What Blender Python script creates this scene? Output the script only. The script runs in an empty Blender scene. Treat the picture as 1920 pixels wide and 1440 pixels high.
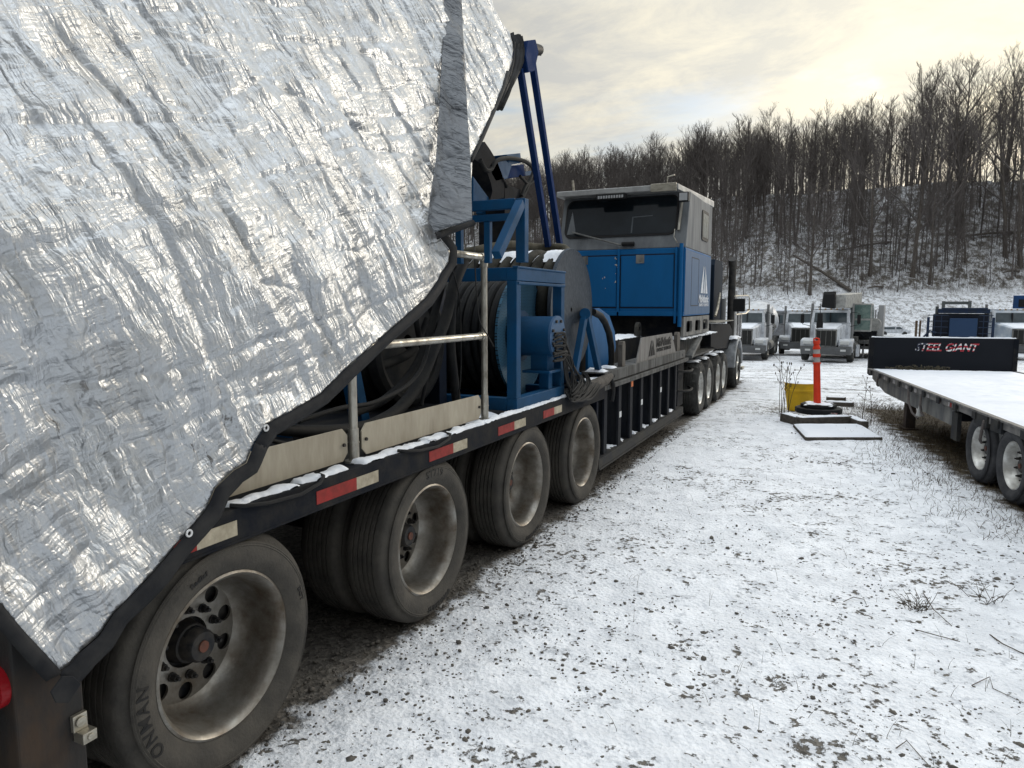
import bpy, bmesh, math, random
import numpy as np
from mathutils import Vector, Matrix, noise
from mathutils.geometry import tessellate_polygon, delaunay_2d_cdt
random.seed(7); R = math.radians; PI = math.pi
S = bpy.context.scene; COL = S.collection

# ------------------------------------------------------------------ camera, sky, sun, exposure
F_PX, CH = 1331.0, 1.75
PITCH = math.atan(150 / F_PX); YAW = R(25.0)
cam_d = bpy.data.cameras.new('camera'); cam = bpy.data.objects.new('camera', cam_d); COL.objects.link(cam)
cam_d.sensor_width = 36; cam_d.lens = 36 * F_PX / 1920; cam_d.clip_end = 3000; cam_d.clip_start = 0.05
cam.location = (0, 0, CH); cam.rotation_euler = (PI / 2 - PITCH, 0, YAW)
S.camera = cam
S.render.resolution_x, S.render.resolution_y = 1024, 768
S.view_settings.view_transform = 'Standard'; S.view_settings.look = 'None'
S.view_settings.exposure = 0.0; S.view_settings.gamma = 1.0
SUN_AZ, SUN_EL = R(22), R(17)          # azimuth east of +Y
sun_dir = Vector((math.sin(SUN_AZ) * math.cos(SUN_EL), math.cos(SUN_AZ) * math.cos(SUN_EL), math.sin(SUN_EL)))
sl = bpy.data.lights.new('sun', 'SUN'); sl.energy = .8; sl.angle = R(12); sl.color = (1, .92, .80)
so = bpy.data.objects.new('sun', sl); COL.objects.link(so); so.rotation_euler = sun_dir.to_track_quat('Z', 'Y').to_euler()

W = bpy.data.worlds.new('World'); S.world = W; W.use_nodes = True
def build_world():
    n = W.node_tree.nodes; l = W.node_tree.links; n.clear()
    out = n.new('ShaderNodeOutputWorld'); mixs = n.new('ShaderNodeMixShader')
    b1 = n.new('ShaderNodeBackground'); b2 = n.new('ShaderNodeBackground')
    sky = n.new('ShaderNodeTexSky'); sky.sky_type = 'NISHITA'; sky.sun_disc = False
    sky.sun_elevation = SUN_EL; sky.sun_rotation = SUN_AZ; sky.air_density = 1.0; sky.dust_density = 1.5
    l.new(sky.outputs[0], b1.inputs[0]); b1.inputs[1].default_value = 0.13
    tc = n.new('ShaderNodeTexCoord'); sep = n.new('ShaderNodeSeparateXYZ'); l.new(tc.outputs['Generated'], sep.inputs[0])
    def M(op, a, b=None, c=None):
        m = n.new('ShaderNodeMath'); m.operation = op
        for i, v in enumerate((a, b, c)):
            if v is None: continue
            if isinstance(v, (int, float)): m.inputs[i].default_value = v
            else: l.new(v, m.inputs[i])
        return m.outputs[0]
    z = M('MAXIMUM', sep.outputs[2], 0.0); zz = M('ADD', z, 0.16)
    cx = M('DIVIDE', sep.outputs[0], zz); cy = M('DIVIDE', sep.outputs[1], zz)
    comb = n.new('ShaderNodeCombineXYZ'); l.new(cx, comb.inputs[0]); l.new(cy, comb.inputs[1])
    def N(scale, detail, rough, off=0.0, dist=0.0):
        t = n.new('ShaderNodeTexNoise'); mp = n.new('ShaderNodeMapping'); l.new(comb.outputs[0], mp.inputs[0])
        mp.inputs['Location'].default_value = (off, off * .7, 0); mp.inputs['Rotation'].default_value = (0, 0, .5)
        mp.inputs['Scale'].default_value = (1, 1.35, 1)
        l.new(mp.outputs[0], t.inputs['Vector']); t.inputs['Scale'].default_value = scale
        t.inputs['Detail'].default_value = detail; t.inputs['Roughness'].default_value = rough; t.inputs['Distortion'].default_value = dist
        return t.outputs[0]
    cover = n.new('ShaderNodeMapRange'); l.new(N(.8, 7, .58, 3.1, .4), cover.inputs[0])
    cover.inputs[1].default_value = .31; cover.inputs[2].default_value = .50; cover.interpolation_type = 'SMOOTHSTEP'
    shade = n.new('ShaderNodeMapRange'); l.new(N(2.6, 10, .66, 8.0, .35), shade.inputs[0])
    shade.inputs[1].default_value = .40; shade.inputs[2].default_value = .60
    ramp = n.new('ShaderNodeMix'); ramp.data_type = 'RGBA'; l.new(shade.outputs[0], ramp.inputs[0])
    ramp.inputs[6].default_value = (.79, .805, .815, 1); ramp.inputs[7].default_value = (1.06, 1.02, .91, 1)
    # glow of the sun behind the cloud
    vd = n.new('ShaderNodeVectorMath'); vd.operation = 'DOT_PRODUCT'; l.new(tc.outputs['Generated'], vd.inputs[0]); vd.inputs[1].default_value = Vector((math.sin(R(15)) * .97, math.cos(R(15)) * .97, .25)).normalized()
    dt = M('MAXIMUM', vd.outputs['Value'], 0.0)
    g1 = M('POWER', dt, 22.0); g2 = M('POWER', dt, 4.0)
    def C(v, col):
        m = n.new('ShaderNodeVectorMath'); m.operation = 'SCALE'; m.inputs[0].default_value = col; l.new(v, m.inputs['Scale']); return m.outputs[0]
    def ADD(a, b):
        m = n.new('ShaderNodeVectorMath'); m.operation = 'ADD'; l.new(a, m.inputs[0]); l.new(b, m.inputs[1]); return m.outputs[0]
    hi = n.new('ShaderNodeMapRange'); hi.inputs[1].default_value = .36; hi.inputs[2].default_value = .95; hi.inputs[3].default_value = 0.0; hi.inputs[4].default_value = 1.0; l.new(sep.outputs[2], hi.inputs[0])
    up_ = n.new('ShaderNodeMix'); up_.data_type = 'RGBA'; up_.inputs[6].default_value = (1, 1, 1, 1); up_.inputs[7].default_value = (2.45, 2.62, 2.85, 1); l.new(hi.outputs[0], up_.inputs[0])
    mu = n.new('ShaderNodeVectorMath'); mu.operation = 'MULTIPLY'; l.new(ramp.outputs[2], mu.inputs[0]); l.new(up_.outputs[2], mu.inputs[1])
    fa = M('ADD', M('MULTIPLY', M('POWER', M('MAXIMUM', M('ADD', M('MULTIPLY', vd.outputs['Value'], .5), .5), 0.0), 4.5), .88), .24)
    fa = M('ADD', M('MULTIPLY', M('SUBTRACT', 1.0, hi.outputs[0]), fa), M('MULTIPLY', hi.outputs[0], 1.0))
    fa_ = n.new('ShaderNodeVectorMath'); fa_.operation = 'SCALE'; l.new(mu.outputs[0], fa_.inputs[0]); l.new(fa, fa_.inputs['Scale'])
    tot = ADD(ADD(fa_.outputs[0], C(g1, (.22, .16, .03))), C(g2, (.10, .065, -.03)))
    l.new(tot, b2.inputs[0]); b2.inputs[1].default_value = .92
    l.new(cover.outputs[0], mixs.inputs[0]); l.new(b1.outputs[0], mixs.inputs[1]); l.new(b2.outputs[0], mixs.inputs[2])
    l.new(mixs.outputs[0], out.inputs[0])
build_world()

# ------------------------------------------------------------------ measuring: picture (1920x1440) to place
fwv = Vector((-math.sin(YAW) * math.cos(PITCH), math.cos(YAW) * math.cos(PITCH), -math.sin(PITCH)))
rtv = Vector((math.cos(YAW), math.sin(YAW), 0)); upv = rtv.cross(fwv); C0 = Vector((0, 0, CH))
def ray(x, y): return ((x - 960) * rtv + (720 - y) * upv + F_PX * fwv).normalized()
def onx(x, y, X): d = ray(x, y); return C0 + d * (X / d.x)
def ony(x, y, Y): d = ray(x, y); return C0 + d * (Y / d.y)
def onz(x, y, Z=0.0): d = ray(x, y); return C0 + d * ((Z - CH) / d.z)
def at(px, depth):       # ground plan position of a picture column at a depth
    v = Vector((-math.sin(YAW), math.cos(YAW), 0)) * depth + rtv * ((px - 960) / F_PX * depth); return v
def YX(px, X=-2.0, z=1.0): # Y of a picture column on plane X
    return onx(px, 700, X).y

# ------------------------------------------------------------------ terrain
def sstep(a, b, x):
    t = np.clip((x - a) / (b - a), 0, 1); return t * t * (3 - 2 * t)
def terr(x, y):
    x = np.asarray(x, float); y = np.asarray(y, float)
    d = -math.sin(YAW) * x + math.cos(YAW) * y; l = math.cos(YAW) * x + math.sin(YAW) * y
    dd = np.maximum(d, 1.0); t = np.clip(l / dd, -.9, 1.3)
    z = -1.22 * sstep(15, 36, d) - 1.6 * np.clip((d - 36) / 70, 0, 1)
    dt = np.interp(t, [-.3, .03, .36, .72, 1.2], [185, 150, 112, 108, 104])
    db = dt + 14; dc = np.interp(t, [-.3, .03, .285, .6, .72, 1.2], [270, 235, 180, 152, 150, 150])
    zb = np.interp(t, [-.3, .03, .36, .72, 1.2], [1.5, 1.7, 2.3, 3.5, 4.5])
    zc = np.interp(t, [-.3, .03, .285, .6, .72, 1.2], [29, 29, 28, 27, 27, 27])
    z = z + (zb + 2.8) * sstep(0, 1, (d - dt) / (db - dt)) * (d > dt)
    u = np.clip((d - db) / (dc - db), 0, 1); z = z + (zc - zb) * (u ** .92) * (1 - .12 * np.sin(u * PI) )
    z = z + np.where(d > dc, (d - dc) * .05, 0)
    return z
def TZ(x, y): return float(terr(x, y))

# numpy value noise
_rng = np.random.RandomState(5); _tab = _rng.rand(256, 256)
def vnoise(x, y):
    xi = np.floor(x).astype(int); yi = np.floor(y).astype(int); fx = x - xi; fy = y - yi
    fx = fx * fx * (3 - 2 * fx); fy = fy * fy * (3 - 2 * fy)
    a = _tab[xi & 255, yi & 255]; b = _tab[(xi + 1) & 255, yi & 255]; c = _tab[xi & 255, (yi + 1) & 255]; d = _tab[(xi + 1) & 255, (yi + 1) & 255]
    return (a * (1 - fx) + b * fx) * (1 - fy) + (c * (1 - fx) + d * fx) * fy
def fbm(x, y, o=4):
    s = 0; a = .5
    for i in range(o): s = s + a * (vnoise(x * 2 ** i + 17 * i, y * 2 ** i + 9 * i) - .5); a *= .5
    return s

# ------------------------------------------------------------------ objects
def tag(o, label=None, cat=None, group=None, kind=None):
    if label: o['label'] = label
    if cat: o['category'] = cat
    if group: o['group'] = group
    if kind: o['kind'] = kind
    return o
def thing(name, loc, label, cat, group=None, rz=0):
    o = bpy.data.objects.new(name, None); COL.objects.link(o); o.location = loc; o.rotation_euler = (0, 0, rz); o.empty_display_size = .1
    return tag(o, label, cat, group)
def chain(o):
    m = Matrix.Identity(4)
    while o is not None:
        m = Matrix.LocRotScale(o.location, o.rotation_euler, o.scale) @ m; o = o.parent
    return m
def link_mesh(name, me, mats, parent=None, smooth=False, bevel=0):
    if not isinstance(mats, (list, tuple)): mats = [mats]
    for m in mats: me.materials.append(m)
    o = bpy.data.objects.new(name, me); COL.objects.link(o)
    if parent is not None:
        me.transform(chain(parent).inverted()); o.parent = parent
    if smooth: 
        me.shade_smooth()
        try: me.set_sharp_from_angle(angle=R(38))
        except Exception: pass
    if bevel:
        b = o.modifiers.new('bevel', 'BEVEL'); b.width = bevel; b.segments = 2; b.limit_method = 'ANGLE'; b.angle_limit = R(40); b.harden_normals = False
    return o
def copy_tree(o, parent=None):
    c = o.copy(); COL.objects.link(c)
    if parent is not None: c.parent = parent
    for ch in list(o.children): copy_tree(ch, c)
    return c
class MB:
    def __init__(s): s.v = []; s.f = []; s.m = []; s.mi = 0
    def add(s, vs, fs):
        k = len(s.v); s.v += [tuple(v) for v in vs]; s.f += [tuple(i + k for i in f) for f in fs]; s.m += [s.mi] * len(fs); return s
    def hexa(s, p):   # 8 points: bottom 4 ccw, top 4 ccw
        return s.add(p, [(3, 2, 1, 0), (4, 5, 6, 7), (0, 1, 5, 4), (1, 2, 6, 5), (2, 3, 7, 6), (3, 0, 4, 7)])
    def box(s, x0, x1, y0, y1, z0, z1):
        return s.hexa([(x0, y0, z0), (x1, y0, z0), (x1, y1, z0), (x0, y1, z0), (x0, y0, z1), (x1, y0, z1), (x1, y1, z1), (x0, y1, z1)])
    def bar(s, a, b, w, h=None, up=(0, 0, 1)):
        h = h or w; a = Vector(a); b = Vector(b); d = (b - a).normalized(); u = Vector(up)
        if abs(d.dot(u)) > .95: u = Vector((0, 1, 0))
        r = d.cross(u).normalized() * w / 2; q = r.normalized().cross(d).normalized() * h / 2
        return s.hexa([a - r - q, a + r - q, b + r - q, b - r - q, a - r + q, a + r + q, b + r + q, b - r + q])
    def cyl(s, a, b, r0, r1=None, n=16, cap=True):
        r1 = r0 if r1 is None else r1; a = Vector(a); b = Vector(b); d = (b - a).normalized()
        u = d.orthogonal().normalized(); w = d.cross(u); vs = []; 
        for c, r in ((a, r0), (b, r1)):
            for i in range(n): t = 2 * PI * i / n; vs.append(c + (u * math.cos(t) + w * math.sin(t)) * r)
        fs = [(i, (i + 1) % n, n + (i + 1) % n, n + i) for i in range(n)]
        if cap: fs += [tuple(range(n - 1, -1, -1)), tuple(range(n, 2 * n))]
        return s.add(vs, fs)
    def tube(s, pts, r, n=8, cap=True):
        pts = [Vector(p) for p in pts]; k = len(pts); rs = r if isinstance(r, (list, tuple)) else [r] * k
        u = None; vs = []
        for i, p in enumerate(pts):
            d = (pts[min(i + 1, k - 1)] - pts[max(i - 1, 0)]).normalized()
            if u is None: u = d.orthogonal().normalized()
            else:
                u = (u - d * u.dot(d)); u = u.normalized() if u.length > 1e-6 else d.orthogonal().normalized()
            w = d.cross(u)
            for j in range(n): t = 2 * PI * j / n; vs.append(p + (u * math.cos(t) + w * math.sin(t)) * rs[i])
        fs = [(i * n + j, i * n + (j + 1) % n, (i + 1) * n + (j + 1) % n, (i + 1) * n + j) for i in range(k - 1) for j in range(n)]
        if cap: fs += [tuple(range(n - 1, -1, -1)), tuple(range((k - 1) * n, k * n))]
        return s.add(vs, fs)
    def lathe(s, prof, c=(0, 0, 0), axis='X', n=48, closed=False, a0=0, a1=2 * PI):   # prof: (axial, radius)
        vs = []; full = abs(a1 - a0 - 2 * PI) < 1e-6; m = n if full else n + 1
        for i in range(m):
            t = a0 + (a1 - a0) * i / n; ct, st = math.cos(t), math.sin(t)
            for ax, r in prof:
                v = {'X': (ax, r * ct, r * st), 'Y': (r * ct, ax, r * st), 'Z': (r * ct, r * st, ax)}[axis]
                vs.append((c[0] + v[0], c[1] + v[1], c[2] + v[2]))
        k = len(prof); fs = []
        for i in range(n):
            a = i * k; b = ((i + 1) % m) * k
            for j in range(k if closed else k - 1): fs.append((a + j, a + (j + 1) % k, b + (j + 1) % k, b + j))
        return s.add(vs, fs)
    def prism(s, poly, a, b, axis='X', holes=()):   # poly in the two other axes
        def P(u, v, w): return {'X': (w, u, v), 'Y': (u, w, v), 'Z': (u, v, w)}[axis]
        loops = [list(poly)] + [list(h) for h in holes]; flat = [p for L in loops for p in L]; n = len(flat)
        tris = tessellate_polygon([[Vector((p[0], p[1], 0)) for p in L] for L in loops])
        vs = [P(p[0], p[1], a) for p in flat] + [P(p[0], p[1], b) for p in flat]
        fs = [tuple(t) for t in tris] + [tuple(i + n for i in t[::-1]) for t in tris]
        k = 0
        for L in loops:
            m = len(L); fs += [(k + i, k + (i + 1) % m, n + k + (i + 1) % m, n + k + i) for i in range(m)]; k += m
        return s.add(vs, fs)
    def build(s, name, mats, parent=None, smooth=False, bevel=0, fix=True):
        me = bpy.data.meshes.new(name); me.from_pydata(s.v, [], s.f); 
        if any(s.m): me.polygons.foreach_set('material_index', s.m)
        if fix:
            bm = bmesh.new(); bm.from_mesh(me); bmesh.ops.recalc_face_normals(bm, faces=bm.faces); bm.to_mesh(me); bm.free()
        me.update(); return link_mesh(name, me, mats, parent, smooth, bevel)
def np_mesh(name, V, Fq, mats, parent=None, smooth=False, mi=None):
    V = np.asarray(V, np.float32); Fq = np.asarray(Fq, np.int32); k = Fq.shape[1]
    me = bpy.data.meshes.new(name); me.vertices.add(len(V)); me.vertices.foreach_set('co', V.ravel())
    me.loops.add(Fq.size); me.loops.foreach_set('vertex_index', Fq.ravel()); me.polygons.add(len(Fq))
    me.polygons.foreach_set('loop_start', np.arange(len(Fq), dtype=np.int32) * k)
    if mi is not None: me.polygons.foreach_set('material_index', np.asarray(mi, np.int32))
    me.update(calc_edges=True); me.validate()
    return link_mesh(name, me, mats, parent, smooth)
def text_me(txt, size, extrude=0.0, offset=0.0, shear=0.0, align='LEFT', space=1.0):
    c = bpy.data.curves.new('t', 'FONT'); c.body = txt; c.size = size; c.extrude = extrude; c.offset = offset; c.shear = shear
    c.align_x = align; c.space_character = space; c.resolution_u = 3
    o = bpy.data.objects.new('t', c); COL.objects.link(o); dg = bpy.context.evaluated_depsgraph_get(); dg.update()
    me = bpy.data.meshes.new_from_object(o.evaluated_get(dg)); bpy.data.objects.remove(o); bpy.data.curves.remove(c); me.materials.clear(); return me

# ------------------------------------------------------------------ materials
MATS = {}
def mat(name, col, rough=.6, metal=0.0, col2=None, amt=.5, sc=4.0, stretch=(1, 1, 1), bump=0.0, bsc=40.0, spec=.22, edge=.12, rough2=None, coat=0):
    if name in MATS: return MATS[name]
    m = bpy.data.materials.new(name); m.use_nodes = True; n = m.node_tree.nodes; l = m.node_tree.links; b = n['Principled BSDF']
    b.inputs['Base Color'].default_value = (*col, 1); b.inputs['Roughness'].default_value = rough; b.inputs['Metallic'].default_value = metal
    b.inputs['Specular IOR Level'].default_value = spec; b.inputs['Coat Weight'].default_value = coat
    tc = n.new('ShaderNodeTexCoord'); mp = n.new('ShaderNodeMapping'); mp.inputs['Scale'].default_value = stretch; l.new(tc.outputs['Object'], mp.inputs[0])
    if col2 is not None:
        t = n.new('ShaderNodeTexNoise'); t.inputs['Scale'].default_value = sc; t.inputs['Detail'].default_value = 8; t.inputs['Roughness'].default_value = .65; l.new(mp.outputs[0], t.inputs[0])
        r = n.new('ShaderNodeMapRange'); r.inputs[1].default_value = 1 - amt - edge + .0 if False else (.5 + (.5 - amt) * .5) - edge; r.inputs[2].default_value = (.5 + (.5 - amt) * .5) + edge; l.new(t.outputs[0], r.inputs[0])
        x = n.new('ShaderNodeMix'); x.data_type = 'RGBA'; l.new(r.outputs[0], x.inputs[0]); x.inputs[6].default_value = (*col, 1); x.inputs[7].default_value = (*col2, 1)
        l.new(x.outputs[2], b.inputs['Base Color'])
        rr = n.new('ShaderNodeMix'); rr.data_type = 'FLOAT'; l.new(r.outputs[0], rr.inputs[0]); rr.inputs[2].default_value = rough; rr.inputs[3].default_value = rough2 if rough2 is not None else min(1, rough + .2)
        l.new(rr.outputs[0], b.inputs['Roughness'])
    if bump:
        t2 = n.new('ShaderNodeTexNoise'); t2.inputs['Scale'].default_value = bsc; t2.inputs['Detail'].default_value = 6; l.new(mp.outputs[0], t2.inputs[0])
        bp = n.new('ShaderNodeBump'); bp.inputs['Strength'].default_value = bump; bp.inputs['Distance'].default_value = .01; l.new(t2.outputs[0], bp.inputs['Height']); l.new(bp.outputs[0], b.inputs['Normal'])
    MATS[name] = m; return m
snow = mat('snow', (.84, .87, .92), .6, col2=(.74, .78, .85), sc=9, bump=.7, bsc=30)
snow_clean = mat('snow_clean', (.74, .77, .82), .6, col2=(.69, .72, .78), sc=2, bump=.25, bsc=14)
steel_black = mat('steel_black', (.008, .010, .015), .75, spec=.1, col2=(.03, .029, .028), amt=.42, sc=7, bump=.15, bsc=60)
steel_dark = mat('steel_dark', (.016, .018, .022), .75, col2=(.05, .048, .043), amt=.45, sc=5, bump=.2, bsc=50)
steel_grey = mat('steel_grey', (.09, .095, .10), .65, .1, col2=(.24, .235, .22), sc=6, stretch=(1, 1, .3), bump=.15)
girder = mat('girder', (.11, .112, .112), .75, .0, col2=(.05, .05, .049), sc=5, stretch=(2, 2, .3), bump=.2)
blue = mat('blue_paint', (.004, .058, .150), .55, spec=.12, col2=(.012, .045, .09), amt=.36, sc=5, bump=.06, bsc=30, edge=.2)
blue_cab = mat('blue_cab', (.001, .102, .29), .55, col2=(.002, .082, .22), amt=.4, sc=3, stretch=(1, 1, .35), bump=.05, bsc=12, edge=.2)
blue_pale = mat('blue_faded', (.03, .09, .20), .45, col2=(.06, .12, .21), sc=3, stretch=(2, 2, .3), edge=.2)
blue_deep = mat('blue_rod', (.002, .022, .095), .7, spec=.1, col2=(.012, .03, .10), sc=5)
cab_grey = mat('cab_grey', (.165, .178, .19), .6, .1, col2=(.10, .108, .118), sc=4, stretch=(1.5, 1.5, .3), bump=.06, edge=.2)
alu = mat('aluminium', (.50, .47, .40), .34, .85, col2=(.30, .28, .235), sc=9, stretch=(1, 1, 2.5), bump=.08)
rail_m = mat('rail_pipe', (.47, .45, .40), .33, .85, col2=(.2, .185, .16), amt=.42, sc=12, stretch=(1, 1, .5), bump=.1)
board_m = mat('kick_board', (.47, .43, .35), .5, .4, col2=(.26, .23, .18), sc=8, stretch=(1, 1, .25), bump=.12, edge=.25)
rubber = mat('rubber', (.036, .034, .031), .8, col2=(.088, .080, .069), amt=.5, sc=7, bump=.35, bsc=90, spec=.3, edge=.2)
rubber_far = mat('rubber_dusty', (.075, .075, .072), .85, col2=(.035, .035, .034), sc=5)
hose_m = mat('hose', (.009, .010, .012), .7, col2=(.028, .028, .027), amt=.4, sc=10, bump=.15)
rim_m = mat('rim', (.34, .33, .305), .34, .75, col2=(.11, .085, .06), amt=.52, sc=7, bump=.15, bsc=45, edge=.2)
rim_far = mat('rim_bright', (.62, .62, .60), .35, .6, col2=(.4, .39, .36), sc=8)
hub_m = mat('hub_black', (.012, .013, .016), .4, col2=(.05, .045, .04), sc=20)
cap_m = mat('cap_rust', (.16, .06, .04), .6, col2=(.09, .05, .04), sc=30)
tape_red = mat('tape_red', (.30, .02, .018), .45, col2=(.16, .025, .02), sc=22, edge=.2)
tape_white = mat('tape_white', (.48, .43, .33), .5, col2=(.26, .23, .17), sc=22, edge=.2)
black_plain = mat('black_plastic', (.012, .012, .013), .6)
white_truck = mat('white_paint', (.62, .65, .69), .4, col2=(.36, .37, .39), amt=.42, sc=3)
glass_m = mat('dark_glass', (.035, .05, .06), .12, col2=(.06, .08, .09), sc=1.5, rough2=.18, spec=.6)
chrome = mat('chrome', (.55, .55, .56), .22, .95, col2=(.3, .3, .3), sc=4)
bulk_m = mat('bulkhead_black', (.003, .005, .010), .5, col2=(.008, .010, .015), sc=2.5, bump=.1, bsc=5)
wood = mat('old_wood', (.10, .085, .07), .85, col2=(.05, .045, .04), sc=8, stretch=(.4, 3, 3), bump=.6, bsc=30)
orange_m = mat('orange_plastic', (.78, .055, .02), .45, col2=(.62, .045, .02), sc=5)
reflect_m = mat('reflective_band', (.48, .46, .44), .4, col2=(.36, .34, .33), sc=12)
yellow_m = mat('yellow_plastic', (.80, .50, .02), .55, col2=(.60, .38, .03), sc=4, bump=.1)
bark = mat('bark', (.075, .062, .054), .9, col2=(.14, .125, .11), sc=2.5, stretch=(3, 3, .5), bump=.5, bsc=12)
twig_m = mat('twigs', (.098, .085, .080), .9, col2=(.15, .135, .128), sc=1.5)
weed_m = mat('dead_stem', (.10, .075, .05), .9, col2=(.05, .04, .03), sc=20)
stone_m = mat('stone', (.155, .14, .12), .8, col2=(.06, .057, .054), sc=9, bump=.5, bsc=60, edge=.2)

def mesh_disc_mat():
    m = mat('perforated', (.030, .115, .20), .6, .0, col2=(.05, .13, .20), sc=4)
    n = m.node_tree.nodes; l = m.node_tree.links; b = n['Principled BSDF']; src = b.inputs['Base Color'].links[0].from_socket
    tc = n.new('ShaderNodeTexCoord'); mp = n.new('ShaderNodeMapping'); mp.inputs['Rotation'].default_value = (R(45), 0, 0); mp.inputs['Scale'].default_value = (0.0, 60, 60); l.new(tc.outputs['Object'], mp.inputs[0])
    v = n.new('ShaderNodeTexVoronoi'); v.inputs['Scale'].default_value = 1; v.inputs['Randomness'].default_value = 0; l.new(mp.outputs[0], v.inputs[0])
    r = n.new('ShaderNodeMapRange'); r.inputs[1].default_value = .22; r.inputs[2].default_value = .32; l.new(v.outputs[0], r.inputs[0])
    x = n.new('ShaderNodeMix'); x.data_type = 'RGBA'; l.new(r.outputs[0], x.inputs[0]); x.inputs[6].default_value = (.006, .007, .01, 1); l.new(src, x.inputs[7]); l.new(x.outputs[2], b.inputs['Base Color'])
    return m
perf = mesh_disc_mat()
perf_grey = mat('perforated_grey', (.060, .075, .095), .7, .0, col2=(.038, .047, .06), sc=60, stretch=(1, 1, .4), bump=.3, bsc=120, edge=.2)

def ground_mat():
    m = bpy.data.materials.new('snowy_gravel'); m.use_nodes = True; n = m.node_tree.nodes; l = m.node_tree.links; b = n['Principled BSDF']
    tc = n.new('ShaderNodeTexCoord'); P = tc.outputs['Object']
    def M(op, a, bb=None, c=None, clamp=False):
        q = n.new('ShaderNodeMath'); q.operation = op; q.use_clamp = clamp
        for i, v in enumerate((a, bb, c)):
            if v is None: continue
            if isinstance(v, (int, float)): q.inputs[i].default_value = v
            else: l.new(v, q.inputs[i])
        return q.outputs[0]
    def N(scale, detail=4, rough=.6, stretch=None, rz=0):
        t = n.new('ShaderNodeTexNoise'); t.inputs['Scale'].default_value = scale; t.inputs['Detail'].default_value = detail; t.inputs['Roughness'].default_value = rough
        if stretch:
            mp = n.new('ShaderNodeMapping'); mp.inputs['Scale'].default_value = stretch; mp.inputs['Rotation'].default_value = (0, 0, rz); l.new(P, mp.inputs[0]); l.new(mp.outputs[0], t.inputs[0])
        else: l.new(P, t.inputs[0])
        return t.outputs[0]
    def MR(v, a, bb, c=0., d=1., smooth=True):
        q = n.new('ShaderNodeMapRange'); q.inputs[1].default_value = a; q.inputs[2].default_value = bb; q.inputs[3].default_value = c; q.inputs[4].default_value = d
        if smooth: q.interpolation_type = 'SMOOTHSTEP'
        l.new(v, q.inputs[0]); return q.outputs[0]
    sep = n.new('ShaderNodeSeparateXYZ'); l.new(P, sep.inputs[0]); X, Y, Z = sep.outputs
    # bare ground sheltered by the two trailers
    wob = M('MULTIPLY', M('SUBTRACT', N(5, 6, .7), .5), .55)
    e1 = MR(M('ADD', X, wob), -1.97, -2.07)                      # 1 left of the line
    e1 = M('MULTIPLY', e1, MR(Y, 17.6, 16.4))
    a = R(10); ux, uy = -math.sin(a), math.cos(a); P0 = (1.29, 8.21)
    lat = M('ADD', M('MULTIPLY', M('SUBTRACT', X, P0[0]), uy), M('MULTIPLY', M('SUBTRACT', Y, P0[1]), -ux))
    lon = M('ADD', M('MULTIPLY', M('SUBTRACT', X, P0[0]), ux), M('MULTIPLY', M('SUBTRACT', Y, P0[1]), uy))
    wob2 = M('MULTIPLY', M('SUBTRACT', N(4, 6, .7), .5), .9)
    e2 = M('MULTIPLY', MR(M('ADD', lat, wob2), -.22, .02), MR(M('ADD', lon, wob2), 5.6, 4.9))
    e2 = M('MULTIPLY', e2, MR(lat, 2.9, 2.5))
    bare = M('MAXIMUM', e1, e2)
    D = n.new('ShaderNodeVectorMath'); D.operation = 'LENGTH'; l.new(P, D.inputs[0]); dist = D.outputs['Value']
    # snow cover with pebbles and gaps poking through
    fine = N(26, 5, .62); mid = N(5.5, 5, .62); big = N(.55, 3, .5)
    thr = M('ADD', M('MULTIPLY', M('SUBTRACT', mid, .5), .55), M('MULTIPLY', M('SUBTRACT', big, .5), .5))
    s1 = MR(M('ADD', fine, thr), .605, .67)
    yardmask = MR(Y, 8, 15)
    streak = N(1.0, 6, .72, (.55, 3.2, 1), R(4))
    s2 = M('MULTIPLY', MR(M('ADD', streak, M('MULTIPLY', M('SUBTRACT', N(9, 5, .7), .5), .5)), .54, .70), yardmask)
    gaps = M('MAXIMUM', s1, s2)
    hillm = MR(Z, 3.0, 5.0)
    dep = M('ADD', M('MULTIPLY', X, -math.sin(YAW)), M('MULTIPLY', Y, math.cos(YAW)))
    bankm = M('MULTIPLY', MR(dep, 96, 106), M('SUBTRACT', 1.0, hillm))
    bk = M('MULTIPLY', MR(N(1.5, 6, .75, (1, .5, 1)), .47, .6), bankm)
    hl = M('MULTIPLY', MR(N(.8, 8, .78, (1, .6, 1)), .38, .58, .08, .95), hillm)
    gaps = M('MAXIMUM', M('MAXIMUM', gaps, M('MULTIPLY', bk, .75)), hl)
    cov = M('SUBTRACT', 1.0, M('MAXIMUM', bare, gaps), clamp=True)
    # soil and gravel colours
    v = n.new('ShaderNodeTexVoronoi'); v.inputs['Scale'].default_value = 42; l.new(P, v.inputs[0])
    gc = n.new('ShaderNodeMix'); gc.data_type = 'RGBA'; l.new(v.outputs['Color'], gc.inputs[0]); gc.inputs[6].default_value = (.045, .041, .037, 1); gc.inputs[7].default_value = (.19, .175, .155, 1)
    gr = n.new('ShaderNodeMix'); gr.data_type = 'RGBA'; l.new(MR(N(9, 7, .75), .4, .62), gr.inputs[0]); gr.inputs[6].default_value = (.032, .024, .016, 1); gr.inputs[7].default_value = (.105, .082, .05, 1)
    g2 = n.new('ShaderNodeMix'); g2.data_type = 'RGBA'; l.new(M('MAXIMUM', e2, hillm), g2.inputs[0]); l.new(gc.outputs[2], g2.inputs[6]); l.new(gr.outputs[2], g2.inputs[7])
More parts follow.
